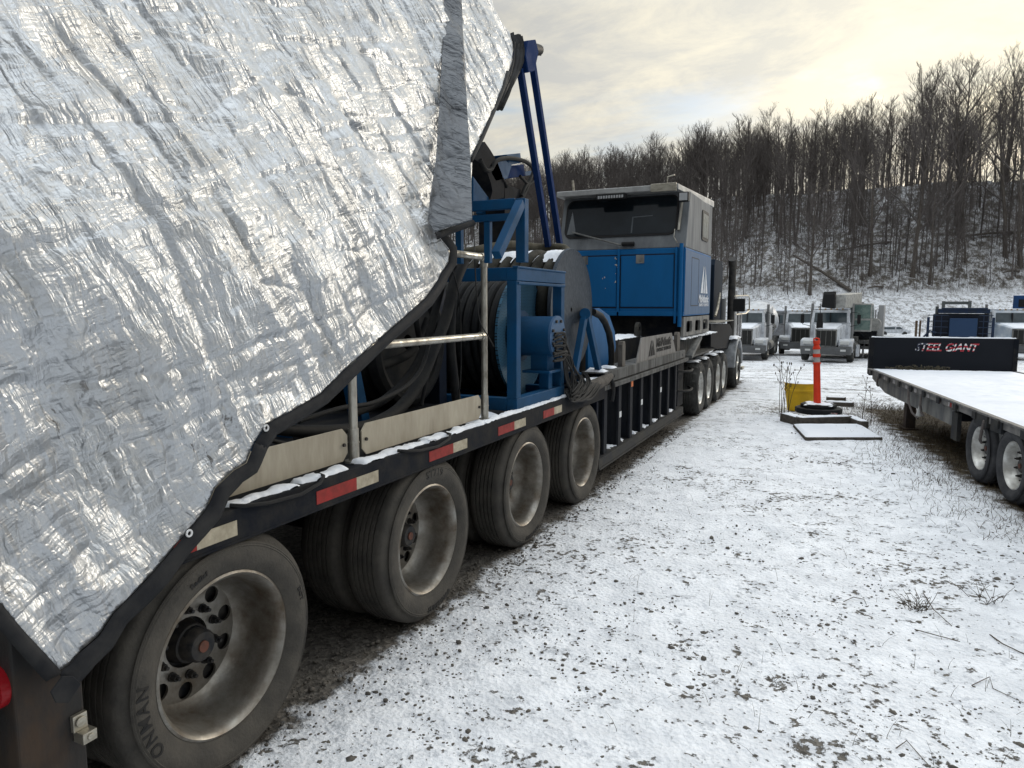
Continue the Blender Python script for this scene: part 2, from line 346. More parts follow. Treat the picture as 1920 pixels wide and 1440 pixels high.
    sc = n.new('ShaderNodeMix'); sc.data_type = 'RGBA'; l.new(M('MAXIMUM', M('MULTIPLY', MR(N(3.3, 7, .7), .35, .65), .6), MR(M('ADD', N(19, 5, .7), M('MULTIPLY', M('SUBTRACT', mid, .5), .6)), .50, .66)), sc.inputs[0]); sc.inputs[6].default_value = (.86, .885, .93, 1); sc.inputs[7].default_value = (.60, .625, .67, 1)
    fin = n.new('ShaderNodeMix'); fin.data_type = 'RGBA'; l.new(cov, fin.inputs[0]); l.new(g2.outputs[2], fin.inputs[6]); l.new(sc.outputs[2], fin.inputs[7])
    l.new(fin.outputs[2], b.inputs['Base Color']); b.inputs['Roughness'].default_value = .75; b.inputs['Specular IOR Level'].default_value = .25
    hgt = M('ADD', M('ADD', M('MULTIPLY', cov, 1.0), M('MULTIPLY', fine, .8)), M('ADD', M('MULTIPLY', N(70, 4, .7), .45), M('MULTIPLY', v.outputs['Distance'], .5)))
    bp = n.new('ShaderNodeBump'); bp.inputs['Strength'].default_value = .85; bp.inputs['Distance'].default_value = .018; l.new(hgt, bp.inputs['Height']); l.new(bp.outputs[0], b.inputs['Normal'])
    return m

# ------------------------------------------------------------------ ground sheet
def build_ground():
    front = np.arange(-47, 50, .17); rest = np.arange(50, 313, 3.0)
    ang = np.radians(np.concatenate([front, rest]))            # angle to the right of the view direction
    rad = np.concatenate([[0.02], np.exp(np.linspace(math.log(.8), math.log(430), 820))])
    az = YAW - ang; A, Rr = np.meshgrid(az, rad)
    X = -np.sin(A) * Rr; Y = np.cos(A) * Rr; Zt = terr(X, Y)
    w = np.clip(1 - Rr / 45, 0, 1)
    snowy = sstep(-1.98, -1.75, X + .2 * fbm(X * 2, Y * 2, 3))
    Z = Zt + w * (fbm(X * 1.1, Y * 1.1, 3) * .05 + fbm(X * 9, Y * 9, 3) * .028 + .012 * snowy)
    ruts = np.sin(Y * 3.1 + 1.5 * vnoise(X * .25, Y * .6)) * .03 * sstep(11, 15, Y) * np.clip(1 - (Y - 15) / 40, 0, 1)
    Z = Z + ruts
    Z = Z + np.clip((Rr - 95) / 20, 0, 1) * fbm(X * .35, Y * .35, 5) * 1.5
    V = np.stack([X, Y, Z], -1).reshape(-1, 3); na = len(ang); nr = len(rad)
    i = np.arange(nr - 1)[:, None]; j = np.arange(na)[None, :]; j2 = (j + 1) % na
    Fq = np.stack([i * na + j, i * na + j2, (i + 1) * na + j2, (i + 1) * na + j], -1).reshape(-1, 4)
    o = np_mesh('ground', V, Fq[:, ::-1], ground_mat(), smooth=True); tag(o, kind='structure'); return o
build_ground()

# ------------------------------------------------------------------ snow helper
def snow_patch(name, x0, x1, y0, y1, z, h, parent=None, res=.02, rag=.5, label=None, seed=0):
    nx = max(3, int((x1 - x0) / res)); ny = max(3, int((y1 - y0) / res)); nx = min(nx, 160); ny = min(ny, 260)
    X, Y = np.meshgrid(np.linspace(x0, x1, nx), np.linspace(y0, y1, ny)); nn = fbm(X * 14 + seed, Y * 14, 3)
    ex = np.minimum((X - x0), (x1 - X)); ey = np.minimum(Y - y0, y1 - Y); e = np.minimum(ex, ey)
    wd = max(.012, min(x1 - x0, y1 - y0) * .25); k = np.clip(e / wd + nn * rag * 2, 0, 1) ** .6
    Z = z - .012 + (h + .012) * k * (1 + nn * .8)
    V = np.stack([X, Y, Z], -1).reshape(-1, 3); i = np.arange(ny - 1)[:, None]; j = np.arange(nx - 1)[None, :]
    Fq = np.stack([i * nx + j, i * nx + j + 1, (i + 1) * nx + j + 1, (i + 1) * nx + j], -1).reshape(-1, 4)
    return np_mesh(name, V, Fq, snow_clean if rag < .05 else snow, parent, smooth=True)

# ------------------------------------------------------------------ wheels
def circle(cy, cz, r, n=20): return [(cy + r * math.cos(2 * PI * i / n), cz + r * math.sin(2 * PI * i / n)) for i in range(n)]
def wheel_at(parent, x, y, zc, rad, width, rimr, side=1, tyre=rubber, rim=rim_m, dish=.15, fine=True, convex=False, writing=None, lug_tread=False, drum=True):
    """axle along X; outer face at x, tyre goes to x - side*width"""
    s = side; nseg = 120 if fine else 40
    m = MB()
    # rim: lip, barrel, disc
    prof = [(-.012, rimr - .004), (.0, rimr - .001), (.004, rimr - .010), (-.004, rimr - .018), (-.02, rimr - .028), (-.05, rimr - .034), (-dish * .6, rimr - .040), (-dish * .88, rimr - .052), (-dish, rimr - .080)]
    if convex: prof = [(-.012, rimr), (.0, rimr - .001), (-.012, rimr - .02), (-.03, rimr - .05), (-.03, rimr * .55), (.02, rimr * .4)]
    m.lathe([(x + s * a, r) for a, r in prof], (0, y, zc), n=64 if fine else 28)
    m.v = [(vx, vy, vz) for vx, vy, vz in m.v]
    xd = x - s * dish if not convex else x - s * .03
    if fine:
        ro = rimr - .078; holes = [circle(y + ro * .83 * math.cos(t), zc + ro * .83 * math.sin(t), ro * .142, 18) for t in [2 * PI * (k + .35) / 10 for k in range(10)]]
        m.prism(circle(y, zc, ro, 48), xd, xd - s * .012, 'X', holes + [circle(y, zc, ro * .42, 24)])
    else:
        m.prism(circle(y, zc, rimr - .05, 24), xd, xd - s * .01, 'X')
    w = m.build('wheel', rim, parent, smooth=True)
    t = MB(); r0 = rimr - .006; W_ = width
    sw = [(-.03, rimr - .02), (.004, rimr + .004), (.018, rimr + .03), (.026, rimr + (rad - rimr) * .32), (.027, rimr + (rad - rimr) * .5), (.0235, rimr + (rad - rimr) * .62), (.0255, rimr + (rad - rimr) * .64), (.0215, rimr + (rad - rimr) * .68), (.023, rimr + (rad - rimr) * .70), (.018, rimr + (rad - rimr) * .74), (.008, rad - .045), (.006, rad - .043), (.0, rad - .03), (-.006, rad - .016), (-.016, rad - .006)]
    tw0, tw1 = -.03, -(W_ - .03); g = []; ng = 5 if fine else 4; gw = .009; gd = .014
    for k in range(ng):
        c = tw0 + (tw1 - tw0) * (k + 1) / (ng + 1); crown = .002
        g += [(c + gw * .55, rad + crown), (c + gw * .4, rad - gd), (c - gw * .4, rad - gd), (c - gw * .55, rad + crown)]
    prof = sw + [(tw0, rad)] + g + [(tw1, rad)] + [(-W_ - a, r) for a, r in reversed(sw)]
    nb = len(prof); k0 = len(t.v)
    t.lathe([(x + s * a, r) for a, r in prof], (0, y, zc), n=nseg)
    # zigzag grooves / tread blocks
    vs = []
    for i, v in enumerate(t.v):
        seg = i // nb; j = i % nb; vx, vy, vz = v
        if fine and len(sw) < j < len(sw) + 1 + len(g): vx += (.0012 if seg % 2 else -.0012)
        if lug_tread and abs(math.hypot(vy - y, vz - zc) - rad) < .02 and seg % 2 and (j < len(sw) + 3 or j > nb - len(sw) - 4):
            q = (rad - .028) / rad; vy = y + (vy - y) * q; vz = zc + (vz - zc) * q
        # contact flattening
        if vz < .012 + (zc - rad): vz = .012 + (zc - rad) + (vz - (.012 + zc - rad)) * .2
        vs.append((vx, vy, vz))
    t.v = vs
    t.build('tyre', tyre, w, smooth=True)
    if writing:
        wm = MB()
        for txt, a0, rr, size, inv in writing:
            me = text_me(txt, size, .0015, .0012, 0, 'LEFT', 1.2)
            vs = [v.co.copy() for v in me.vertices]; fs = [tuple(p.vertices) for p in me.polygons]; out = []
            for v in vs:
                th = a0 - s * (v.x / rr) if not inv else a0 + s * (v.x / rr); r_ = rr + (v.y if not inv else -v.y)
                # sidewall offset at that radius
                f_ = (r_ - rimr) / (rad - rimr); off = .027 - abs(f_ - .45) * .02
                out.append((x + s * (off + .0016 + v.z), y + r_ * math.cos(th), zc + r_ * math.sin(th)))
            wm.add(out, fs)
        wm.build('lettering', mat('tyre_letter', (.012, .012, .013), .5, col2=(.028, .026, .024), sc=20), w)
    h = MB(); hl = dish * .36 if not convex else .08
    h.lathe([(xd - s * .03, .085), (xd - s * .0, .078), (xd + s * hl * .35, .074), (xd + s * hl * .4, .066), (xd + s * hl, .062), (xd + s * (hl + .01), .054), (xd + s * (hl + .01), .030), (xd + s * (hl + .006), .001)], (0, y, zc), n=28)
    ln = 10 if fine else 0
    for k in range(ln):
        th = 2 * PI * (k + .5) / ln; cy, cz = y + .130 * math.cos(th), zc + .130 * math.sin(th)
        h.cyl((xd, cy, cz), (xd + s * .008, cy, cz), .018, n=12); h.cyl((xd, cy, cz), (xd + s * .030, cy, cz), .0135, n=6); h.cyl((xd, cy, cz), (xd + s * .045, cy, cz), .0075, n=8)
    if drum: h.cyl((xd - s * .03, y, zc), (xd - s * .14, y, zc), rimr - .08, n=24)
    h.build('hub', hub_m, w, smooth=True)
    if fine:
        c = MB(); c.cyl((xd + s * (hl + .006), y, zc), (xd + s * (hl + .016), y, zc), .022, n=16); c.build('hub_cap', cap_m, w, smooth=True)
    return w

# ================================================================== equipment trailer
TX = -2.0
trailer = thing('equipment_trailer', (-3.3, 3.6, 0), 'long black equipment trailer with four dusty dual wheels, pipe railing and snow along its edge', 'trailer')
m = MB(); m.box(-4.6, -2.12, 1.20, 6.45, .86, .97); m.box(-3.9, -3.7, 1.3, 9.8, .55, .86); m.box(-2.95, -2.8, 1.3, 9.8, .55, .86)
m.build('deck', steel_dark, trailer, bevel=.006)
m = MB(); m.box(-2.06, -2.0, 1.17, 6.35, .875, 1.0); m.box(-2.12, -2.055, 1.17, 6.35, .972, .996); m.box(-2.11, -1.997, 1.17, 6.35, .870, .88)
m.build('side_rail', steel_black, trailer, bevel=.003)
m = MB(); m.box(-4.66, -4.6, 1.17, 6.45, .87, 1.0); m.build('side_rail', steel_black, trailer, bevel=.003)
# rear end plate, corner post and lamp
m = MB(); m.box(-4.66, -2.14, 1.06, 1.19, .30, .94); m.build('rear_bumper', steel_black, trailer, bevel=.008)
m = MB(); m.box(-2.14, -2.0, 1.08, 1.27, -.0 + .22, .875); m.box(-2.16, -2.13, 1.0, 1.1, .25, .8)
m.build('corner_post', mat('corner_steel', (.022, .021, .021), .5, col2=(.05, .034, .024), amt=.40, sc=6, stretch=(1, 1, .5), bump=.25, edge=.1), trailer, bevel=.006)
m = MB(); m.cyl((-2.07, 1.08, .705), (-2.07, 1.045, .705), .055, n=28); m.cyl((-2.07, 1.08, .705), (-2.07, 1.055, .705), .063, n=28); m.build('tail_lamp', mat('red_lens', (.28, .01, .015), .25), trailer, smooth=True)
m = MB(); m.box(-2.0, -1.985, 1.225, 1.268, .50, .55); m.box(-2.0, -1.955, 1.232, 1.275, .467, .50); m.cyl((-1.983, 1.246, .527), (-1.978, 1.246, .527), .016, n=16); m.cyl((-1.985, 1.254, .484), (-1.95, 1.254, .484), .010, n=12)
m.build('latch', alu, trailer, bevel=.002)
# reflective tape
for a, b, c in ((318, 362, 'r'), (362, 440, 'w'), (592, 668, 'r'), (668, 709, 'w'), (805, 850, 'r'), (850, 876, 'w'), (934, 964, 'r'), (964, 985, 'w'), (1018, 1038, 'r'), (1038, 1052, 'w')):
    y0 = onx(a, 900, TX).y; y1 = onx(b, 900, TX).y; m = MB(); m.box(-1.9995, -1.9975, y0, y1, .900, .957)
    m.build('reflective_tape', tape_red if c == 'r' else tape_white, trailer)
# kick boards
def board(y0, y1, z0=1.015, h=.155):
    c = .035; m = MB(); m.prism([(y0 + c, z0), (y1 - c, z0), (y1, z0 + c), (y1, z0 + h - c), (y1 - c, z0 + h), (y0 + c, z0 + h), (y0, z0 + h - c), (y0, z0 + c)], -2.108, -2.100)
    m.build('kick_board', board_m, trailer, bevel=.001)
    m = MB()
    for yy in (y0 + .03, y1 - .03): m.cyl((-2.1, yy, z0 + h * .5), (-2.090, yy, z0 + h * .5), .0085, n=8)
    m.build('board_bolt', hub_m, trailer)
board(1.2, onx(652, 845, -2.1).y); board(onx(679, 845, -2.1).y, onx(902, 775, -2.1).y)
# railing
RXX = -2.10
def post(y):
    m = MB(); m.cyl((RXX, y, 1.0), (RXX, y, 2.06), .021, n=20); m.cyl((RXX, y, 1.0), (RXX, y, 1.16), .0255, n=20); m.cyl((RXX, y, 1.09), (RXX, y, 1.095), .028, n=20); m.cyl((RXX, y, .995), (RXX, y, 1.006), .045, n=20)
    m.build('rail_post', rail_m, trailer, smooth=True)
P1, P2 = onx(662, 780, RXX).y, onx(908, 640, RXX).y
post(P1); post(P2); post(P1 - 1.3)
m = MB(); zt = onx(905, 482, RXX).z; zm = onx(905, 630, RXX).z
m.cyl((RXX, P1 - 1.3, zt), (RXX, P2, zt), .021, n=20); m.cyl((RXX, P2 - .05, zt), (RXX, P2, zt), .026, n=20); m.lathe([(zt - .06, .026), (zt + .0, .027), (zt + .02, .022), (zt + .027, .001)], (RXX, P2, 0), 'Z', 20)
m.build('top_rail', rail_m, trailer, smooth=True)
m = MB(); m.cyl((RXX, P1 - 1.3, zm), (RXX, P2, zm), .021, n=20); m.cyl((RXX, P2 - .055, zm), (RXX, P2 - .02, zm), .027, n=20); m.build('mid_rail', rail_m, trailer, smooth=True)
# snow along the edge
for a, b, sd in ((425, 560, 1), (560, 655, 2), (676, 815, 3), (800, 912, 4), (905, 1062, 5)):
    ya = onx(a, 900, -2.03).y; yb = onx(b, 900, -2.03).y; snow_patch('snow_strip', -2.092, -2.008, ya, yb, .998, .018, trailer, res=.008, rag=1.2, seed=sd * 3)
snow_patch('snow_strip', -2.6, -2.12, 3.95, 4.4, .99, .02, trailer, res=.02, seed=31)
# straps lying on the rail
for a in (525, 800):
    y = onx(a, 900, -2.0).y; m = MB(); m.tube([(-2.06, y + .28, 1.018), (-2.0, y + .26, 1.014), (-1.985, y + .22, .995), (-1.983, y + .1, .975), (-1.983, y - .08, .985), (-1.988, y - .2, 1.004), (-2.02, y - .24, 1.012)], .008, 6)
    m.build('tie_strap', black_plain, trailer, smooth=True)
# wheels
wy = [1.84, 3.27, 4.60, 5.84]
for i, y in enumerate(wy):
    wr = None
    if i == 0: wr = [('ONMAN', R(212), .358, .062, False), ('Radial', R(118), .355, .026, False), ('DOT', R(20), .372, .026, False)]
    if i == 1: wr = [('ST719', R(100), .358, .056, False), ('SUMITOMO', R(-100), .40, .042, True)]
    if i == 2: wr = [('SUMITOMO', R(-100), .40, .042, True)]
    wheel_at(trailer, -2.03, y, .452, .455, .235, .308, writing=wr, dish=.215)
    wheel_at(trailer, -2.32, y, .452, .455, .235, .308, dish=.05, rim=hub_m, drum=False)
    wheel_at(trailer, -4.57, y, .452, .455, .235, .308, side=-1, fine=False)
    m = MB(); m.cyl((-4.4, y, .46), (-2.2, y, .46), .06, n=16); m.build('axle', steel_black, trailer)
# ribbed well section
m = MB(); m.box(-2.30, -2.26, 6.2, 10.0, .33, .96); m.box(-2.62, -2.02, 6.17, 6.22, .30, .985); m.box(-4.6, -2.62, 6.2, 10.0, .86, .93)
m.build('web_panel', mat('web_blue', (.006, .009, .018), .8, spec=.1, col2=(.014, .017, .026), sc=4), trailer, bevel=.003)
m = MB(); m.box(-2.30, -2.0, 6.35, 10.3, .965, .985); m.box(-2.03, -2.0, 6.35, 10.3, .94, .965); m.build('top_flange', girder, trailer, bevel=.003)
m = MB(); m.box(-2.30, -2.0, 6.2, 10.0, .30, .315); m.box(-2.03, -2.0, 6.2, 10.0, .225, .30); m.box(-2.30, -1.99, 6.2, 10.0, .21, .225); m.build('bottom_flange', steel_dark, trailer, bevel=.003)
ry = [6.45, 6.93, 7.36, 7.80, 8.25, 8.70, 9.15, 9.6]
for i, y in enumerate(ry):
    m = MB(); m.box(-2.26, -2.035, y, y + .02, .315, .94 + .02); m.box(-2.055, -2.03, y - .02, y + .075, .315, .96); m.build('rib', mat('rib_steel', (.014, .017, .024), .8, 0, spec=.1, col2=(.034, .036, .04), sc=6, stretch=(1, 1, .3)), trailer, bevel=.002)
    if i: snow_patch('snow_heap', -2.24, -2.04, y - .22, y - .03, .314, .022, trailer, res=.015, seed=40 + i, rag=1.5)
for y, z, c in ((6.95, .60, 'w'), (7.8, .62, 'w'), (8.72, .66, 'w'), (7.38, .87, 'o')):
    m = MB(); m.box(-2.0295, -2.027, y - .015, y + .055, z, z + .06)
    m.build('marker_tape', mat('tape_clean', (.6, .62, .63), .4) if c == 'w' else mat('orange_sticker', (.6, .16, .04), .5), trailer)
m = MB(); m.box(-2.22, -2.0, 6.45, 6.452, 1.0, 1.11)
y0, y1 = 6.40, 10.15; a, b, c, d = -2.26, -2.02, 1.0, 1.105
m = MB(); m.box(b - .012, b, y0, y1, c, d); m.box(a, a + .012, y0, y1, c, d); m.box(a + .012, b - .012, y0, y1, d - .012, d); m.box(a + .012, b - .012, y0, y1, c, c + .012)
for yy in (6.72, 9.95): m.cyl((b, yy, 1.05), (b + .006, yy, 1.05), .016, n=10)
m.build('box_beam', girder, trailer, bevel=.004)
snow_patch('snow_strip', -2.25, -2.03, 6.42, 6.62, 1.103, .025, trailer, res=.015, seed=71); snow_patch('snow_strip', -2.24, -2.08, 6.85, 7.05, 1.103, .02, trailer, res=.015, seed=72)
snow_patch('snow_strip', -2.2, -2.02, 6.32, 6.5, .984, .02, trailer, res=.015, seed=73)
for px in (1170, 1272):
    y = onx(px, 660, -2.06).y; m = MB(); w2 = .055 if px < 1200 else .09
    m.prism([(y - w2, 1.10), (y + w2, 1.10), (y + w2, 1.33), (y + w2 * .6, 1.365), (y - w2 * .6, 1.365), (y - w2, 1.33)], -2.11, -2.06); m.build('stake_post', mat('stake', (.07, .062, .055), .6, col2=(.12, .11, .10), sc=8), trailer, bevel=.004)
# name plate
pa = onx(1193, 690, -2.04).y; pb = onx(1264, 678, -2.04).y; pc = onx(1260, 640, -2.04).y; pd = onx(1203, 648, -2.04).y
m = MB(); m.prism([(pa, 1.10), (pb + .1, 1.10), (pc - .02, 1.375), (pd, 1.375)], -2.055, -2.04); plate = m.build('name_plate', mat('plate', (.22, .215, .21), .55, .3, col2=(.13, .125, .12), sc=7, stretch=(1, 1.5, .25), edge=.2), trailer, bevel=.002)
def logo(x, yl, zb, w, h, thick=.004):    # twin bladed emblem, read along +Y
    out = MB()
    for poly in ([(.36, 1), (.40, .93), (.30, .0), (.0, .0)], [(.50, .62), (.60, 0), (.40, 0)], [(.58, 1), (.62, .93), (1.0, 0), (.70, 0)]):
        out.prism([(yl + p[0] * w, zb + p[1] * h) for p in poly], x, x + thick)
    return out
def word(txt, x, y, z, size, mat_, parent, offset=.0, thick=.002, shear=0, sx=1.0, name='lettering'):
    me = text_me(txt, size, thick, offset, shear); vs = [(x + v.co.z + thick, y + v.co.x * sx, z + v.co.y) for v in me.vertices]
    m_ = MB(); m_.add(vs, [tuple(p.vertices) for p in me.polygons]); return m_.build(name, mat_, parent)
blk = mat('black_letter', (.008, .008, .009), .6); wht = mat('white_letter', (.72, .75, .80), .5, col2=(.5, .53, .58), sc=14)
L0 = onx(1216, 670, -2.04).y
logo(-2.038, L0, 1.145, .30, .18).build('emblem', blk, plate)
word('MidAtlantic', -2.038, L0 + .36, 1.235, .15, blk, plate, .003, sx=1.15)
word('ENERGY SERVICES', -2.038, L0 + .38, 1.175, .06, blk, plate, .001, sx=1.6)
# inner cross member with lifting eyes and snow
m = MB(); m.box(-3.0, -2.55, 7.0, 9.9, 1.0, 1.30); m.build('inner_beam', steel_black, trailer, bevel=.005)
snow_patch('snow_strip', -2.95, -2.56, 7.1, 9.8, 1.298, .03, trailer, res=.03, seed=77)
for px in (1195, 1238):
    y = onx(px, 640, -2.6).y; m = MB(); m.prism([(y - .11, 1.28), (y + .11, 1.28)] + [(y + .10 * math.cos(t), 1.41 + .09 * math.sin(t)) for t in [PI * k / 10 for k in range(11)]], -2.62, -2.57, 'X', [circle(y, 1.40, .045, 14)])
    m.build('lifting_eye', steel_dark, trailer, bevel=.004)
# gooseneck: shelf, girder, knee brace, hose loops
m = MB(); m.box(-4.5, -2.03, 10.15, 13.0, 1.245, 1.26); m.build('shelf', steel_grey, trailer, bevel=.003)
snow_patch('snow_strip', -2.6, -2.02, 10.1, 12.9, 1.262, .025, trailer, res=.03, seed=81)
m = MB(); m.box(-2.32, -2.29, 10.35, 12.8, .96, 1.245); m.box(-2.36, -2.06, 10.35, 12.9, .94, .965); m.box(-4.4, -2.36, 10.35, 12.8, 1.0, 1.2); m.build('girder', girder, trailer, bevel=.003)
m = MB(); m.box(-2.7, -2.08, 9.97, 10.35, .3, 1.245); m.build('neck_plate', steel_black, trailer, bevel=.004)
m = MB(); m.bar((-2.03, 10.45, .98), (-2.03, 11.2, 1.24), .05, .1, up=(1, 0, 0)); m.build('knee_brace', steel_grey, trailer, bevel=.003)
for z in (.52, .80):
    m = MB(); m.tube([(-2.12, 9.95, z + .02), (-2.02, 10.1, z), (-1.97, 10.3, z - .01), (-1.98, 10.5, z), (-2.06, 10.62, z + .01)], .018, 8); m.build('hose_loop', hose_m, trailer, smooth=True)

# ================================================================== tarp
def tarp_hit(x, y, off=0.0):
    d = ray(x, y); X0 = -1.93 + off
    P = C0 + d * (X0 / d.x)
    if P.z > 1.9:                               # plane X + k(z-1.9) = X0
        k = .40; t = (X0 - k * (CH - 1.9)) / (d.x + k * d.z); P = C0 + d * t
    return P
def tarp_x(z, off=0.0):
    q = z - 1.9; s_ = .5 * (q + math.sqrt(q * q + .02)); return -1.93 + off - .40 * s_
edge_px = [(-60, 1080), (0, 1133), (40, 1182), (78, 1222), (110, 1257), (128, 1248), (150, 1222), (185, 1192), (212, 1150), (250, 1112), (290, 1070), (330, 1022), (362, 985), (386, 955), (403, 915), (438, 882), (462, 868), (477, 830), (500, 795), (552, 768), (600, 740), (650, 690), (700, 647), (755, 600), (800, 560), (828, 525), (846, 492), (845, 468), (818, 436), (812, 425)]
right_px = [(840, 420), (870, 415), (886, 410), (884, 340), (886, 300), (905, 258), (925, 212), (945, 165), (958, 120), (962, 85), (955, 60), (940, 42), (925, 12), (915, -40), (880, -200)]
rest_px = [(400, -330), (-100, -420), (-420, -460), (-500, 300), (-420, 900)]
def dens(pts, step):
    o = []
    for a, b in zip(pts[:-1], pts[1:]):
        n_ = max(1, int(math.dist(a, b) / step))
        for i in range(n_): o.append((a[0] + (b[0] - a[0]) * i / n_, a[1] + (b[1] - a[1]) * i / n_))
    o.append(pts[-1]); return o
def ridged(x, y): return 1 - abs(2 * vnoise(x, y) - 1)
def lnoise(x, y):
    xi = np.floor(x).astype(int); yi = np.floor(y).astype(int); fx = x - xi; fy = y - yi
    a = _tab[xi & 255, yi & 255]; b = _tab[(xi + 1) & 255, yi & 255]; c = _tab[xi & 255, (yi + 1) & 255]; d = _tab[(xi + 1) & 255, (yi + 1) & 255]
    return np.where(fx + fy < 1, a + (b - a) * fx + (c - a) * fy, d + (c - d) * (1 - fx) + (b - d) * (1 - fy))
def crumple(Y, Z):
    """folds of the sheet in metres: long steep folds crossed by shallow creases"""
    Y = Y + .05 * fbm(Y * 3, Z * 3, 3); Z = Z + .05 * fbm(Y * 3 + 9, Z * 3, 3)
    u = Y * .934 + Z * .358; v = -Y * .358 + Z * .934
    f = .058 * (lnoise(u * 3.6, v * 1.1) - .5) + .03 * (lnoise(u * 1.4 + 8, v * 2.3) - .5) + .030 * (lnoise(u * 8.5 + 5, v * 3.1) - .5) + .016 * (lnoise(u * 19, v * 6.5 + 7) - .5)
    f = f + .0075 * (lnoise(u * 44, v * 13) - .5) + .010 * (lnoise(u * 5 + 30, v * 24) - .5)
    f = f - .010 * np.clip(1 - np.abs(2 * lnoise(u * 2.2 + 60, v * 9) - 1) * 6, 0, 1) - .014 * np.clip(1 - np.abs(2 * lnoise(u * 7 + 11, v * 1.3) - 1) * 6, 0, 1)
    return f + .08 * fbm(Y * .9 + 4, Z * .9, 2)
def foil_mat(name='foil', ca=(.52, .54, .565), cb=(.41, .415, .415), rough=.43, metal=.85, dist=.0105):
    m = bpy.data.materials.new(name); m.use_nodes = True; n = m.node_tree.nodes; l = m.node_tree.links; b = n['Principled BSDF']
    b.inputs['Metallic'].default_value = metal; b.inputs['Roughness'].default_value = rough
    tc = n.new('ShaderNodeTexCoord'); P = tc.outputs['Object']
    def VM(op, a, c=None, sc=None):
        q = n.new('ShaderNodeVectorMath'); q.operation = op
        for i, v in enumerate((a, c)):
            if v is None: continue
            if isinstance(v, tuple): q.inputs[i].default_value = v
            else: l.new(v, q.inputs[i])
        if sc is not None: q.inputs['Scale'].default_value = sc
        return q.outputs[0]
    def MM(op, a, c):
        q = n.new('ShaderNodeMath'); q.operation = op
        for i, v in enumerate((a, c)):
            if isinstance(v, (int, float)): q.inputs[i].default_value = v
            else: l.new(v, q.inputs[i])
        return q.outputs[0]
    def NZ(vec, s_, d, r=.6, out=0):
        t = n.new('ShaderNodeTexNoise'); t.inputs['Scale'].default_value = s_; t.inputs['Detail'].default_value = d; t.inputs['Roughness'].default_value = r; l.new(vec, t.inputs[0]); return t.outputs[out]
    wz = VM('SCALE', VM('SUBTRACT', NZ(P, 7, 4, .6, 1), (.5, .5, .5)), None, .055)
    rot = n.new('ShaderNodeMapping'); rot.vector_type = 'TEXTURE'; rot.inputs['Rotation'].default_value = (R(21), 0, 0); l.new(VM('ADD', P, wz), rot.inputs[0]); Q = rot.outputs[0]
    def VO(sc, feat='F1', out='Color', metric='EUCLIDEAN'):
        t = n.new('ShaderNodeTexVoronoi'); t.feature = feat; t.inputs['Scale'].default_value = 1.0
        if feat == 'F1': t.distance = metric
        l.new(VM('MULTIPLY', Q, sc), t.inputs[0]); return t.outputs[out]
    cell = VO((0, 7, 13), metric='MANHATTAN'); cell2 = VO((0, 17, 7)); csep = n.new('ShaderNodeSeparateXYZ'); l.new(cell, csep.inputs[0]); csep2 = n.new('ShaderNodeSeparateXYZ'); l.new(cell2, csep2.inputs[0])
    f1 = VM('SCALE', VM('SUBTRACT', VO((0, 5, 2.6)), (.5, .5, .5)), None, .66)
    f2 = VM('SCALE', VM('SUBTRACT', VO((0, 26, 9), metric='MANHATTAN'), (.5, .5, .5)), None, .42)
    tilt = VM('MULTIPLY', VM('ADD', f1, f2), (.0, 1.0, .8))
    geo = n.new('ShaderNodeNewGeometry'); nn = VM('NORMALIZE', VM('ADD', geo.outputs['Normal'], tilt))
    def RG(vec, sc, d=2):     # sharp pleats
        t = NZ(VM('MULTIPLY', vec, sc), 1, d, .5); q = n.new('ShaderNodeMath'); q.operation = 'ABSOLUTE'; l.new(MM('SUBTRACT', t, .5), q.inputs[0]); return q.outputs[0]
    A1 = n.new('ShaderNodeMapRange'); A1.inputs[1].default_value = .35; A1.inputs[2].default_value = .75; l.new(csep.outputs[0], A1.inputs[0])
    A2 = n.new('ShaderNodeMapRange'); A2.inputs[1].default_value = .45; A2.inputs[2].default_value = .9; l.new(csep.outputs[1], A2.inputs[0])
    p1 = MM('MULTIPLY', RG(VM('ADD', Q, VM('SCALE', cell, None, .35)), (0, 62, 7)), A1.outputs[0])
    p2 = MM('MULTIPLY', RG(VM('ADD', Q, VM('SCALE', cell2, None, .35)), (0, 9, 66)), A2.outputs[0])
    p3 = RG(Q, (0, 15, 3.2), 3); p4 = RG(Q, (0, 2.6, 17), 3); p5 = RG(Q, (0, 150, 40), 2)
    de = MM('MINIMUM', VO((0, 10, 4.2), 'DISTANCE_TO_EDGE', 'Distance'), .05)
    h = MM('ADD', MM('ADD', MM('MULTIPLY', p1, .85), MM('MULTIPLY', p2, .6)), MM('ADD', MM('MULTIPLY', p3, 3.0), MM('ADD', MM('MULTIPLY', p4, 2.2), MM('MULTIPLY', p5, .16))))
    h = MM('ADD', h, MM('MULTIPLY', de, 4.0))
    bp = n.new('ShaderNodeBump'); bp.inputs['Strength'].default_value = 1.0; bp.inputs['Distance'].default_value = dist; l.new(h, bp.inputs['Height']); l.new(nn, bp.inputs['Normal']); l.new(bp.outputs[0], b.inputs['Normal'])
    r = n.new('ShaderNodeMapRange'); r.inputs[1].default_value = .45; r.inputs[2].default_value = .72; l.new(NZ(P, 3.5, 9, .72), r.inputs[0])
    c = n.new('ShaderNodeMix'); c.data_type = 'RGBA'; l.new(r.outputs[0], c.inputs[0]); c.inputs[6].default_value = (*ca, 1); c.inputs[7].default_value = (*cb, 1); sq = MM('MULTIPLY', NZ(VM('MULTIPLY', Q, (1, 26, 9)), 1, 6, .7), 1.0); gate = n.new('ShaderNodeMapRange'); gate.inputs[1].default_value = .58; gate.inputs[2].default_value = .66; l.new(NZ(P, 2.2, 2, .5), gate.inputs[0])
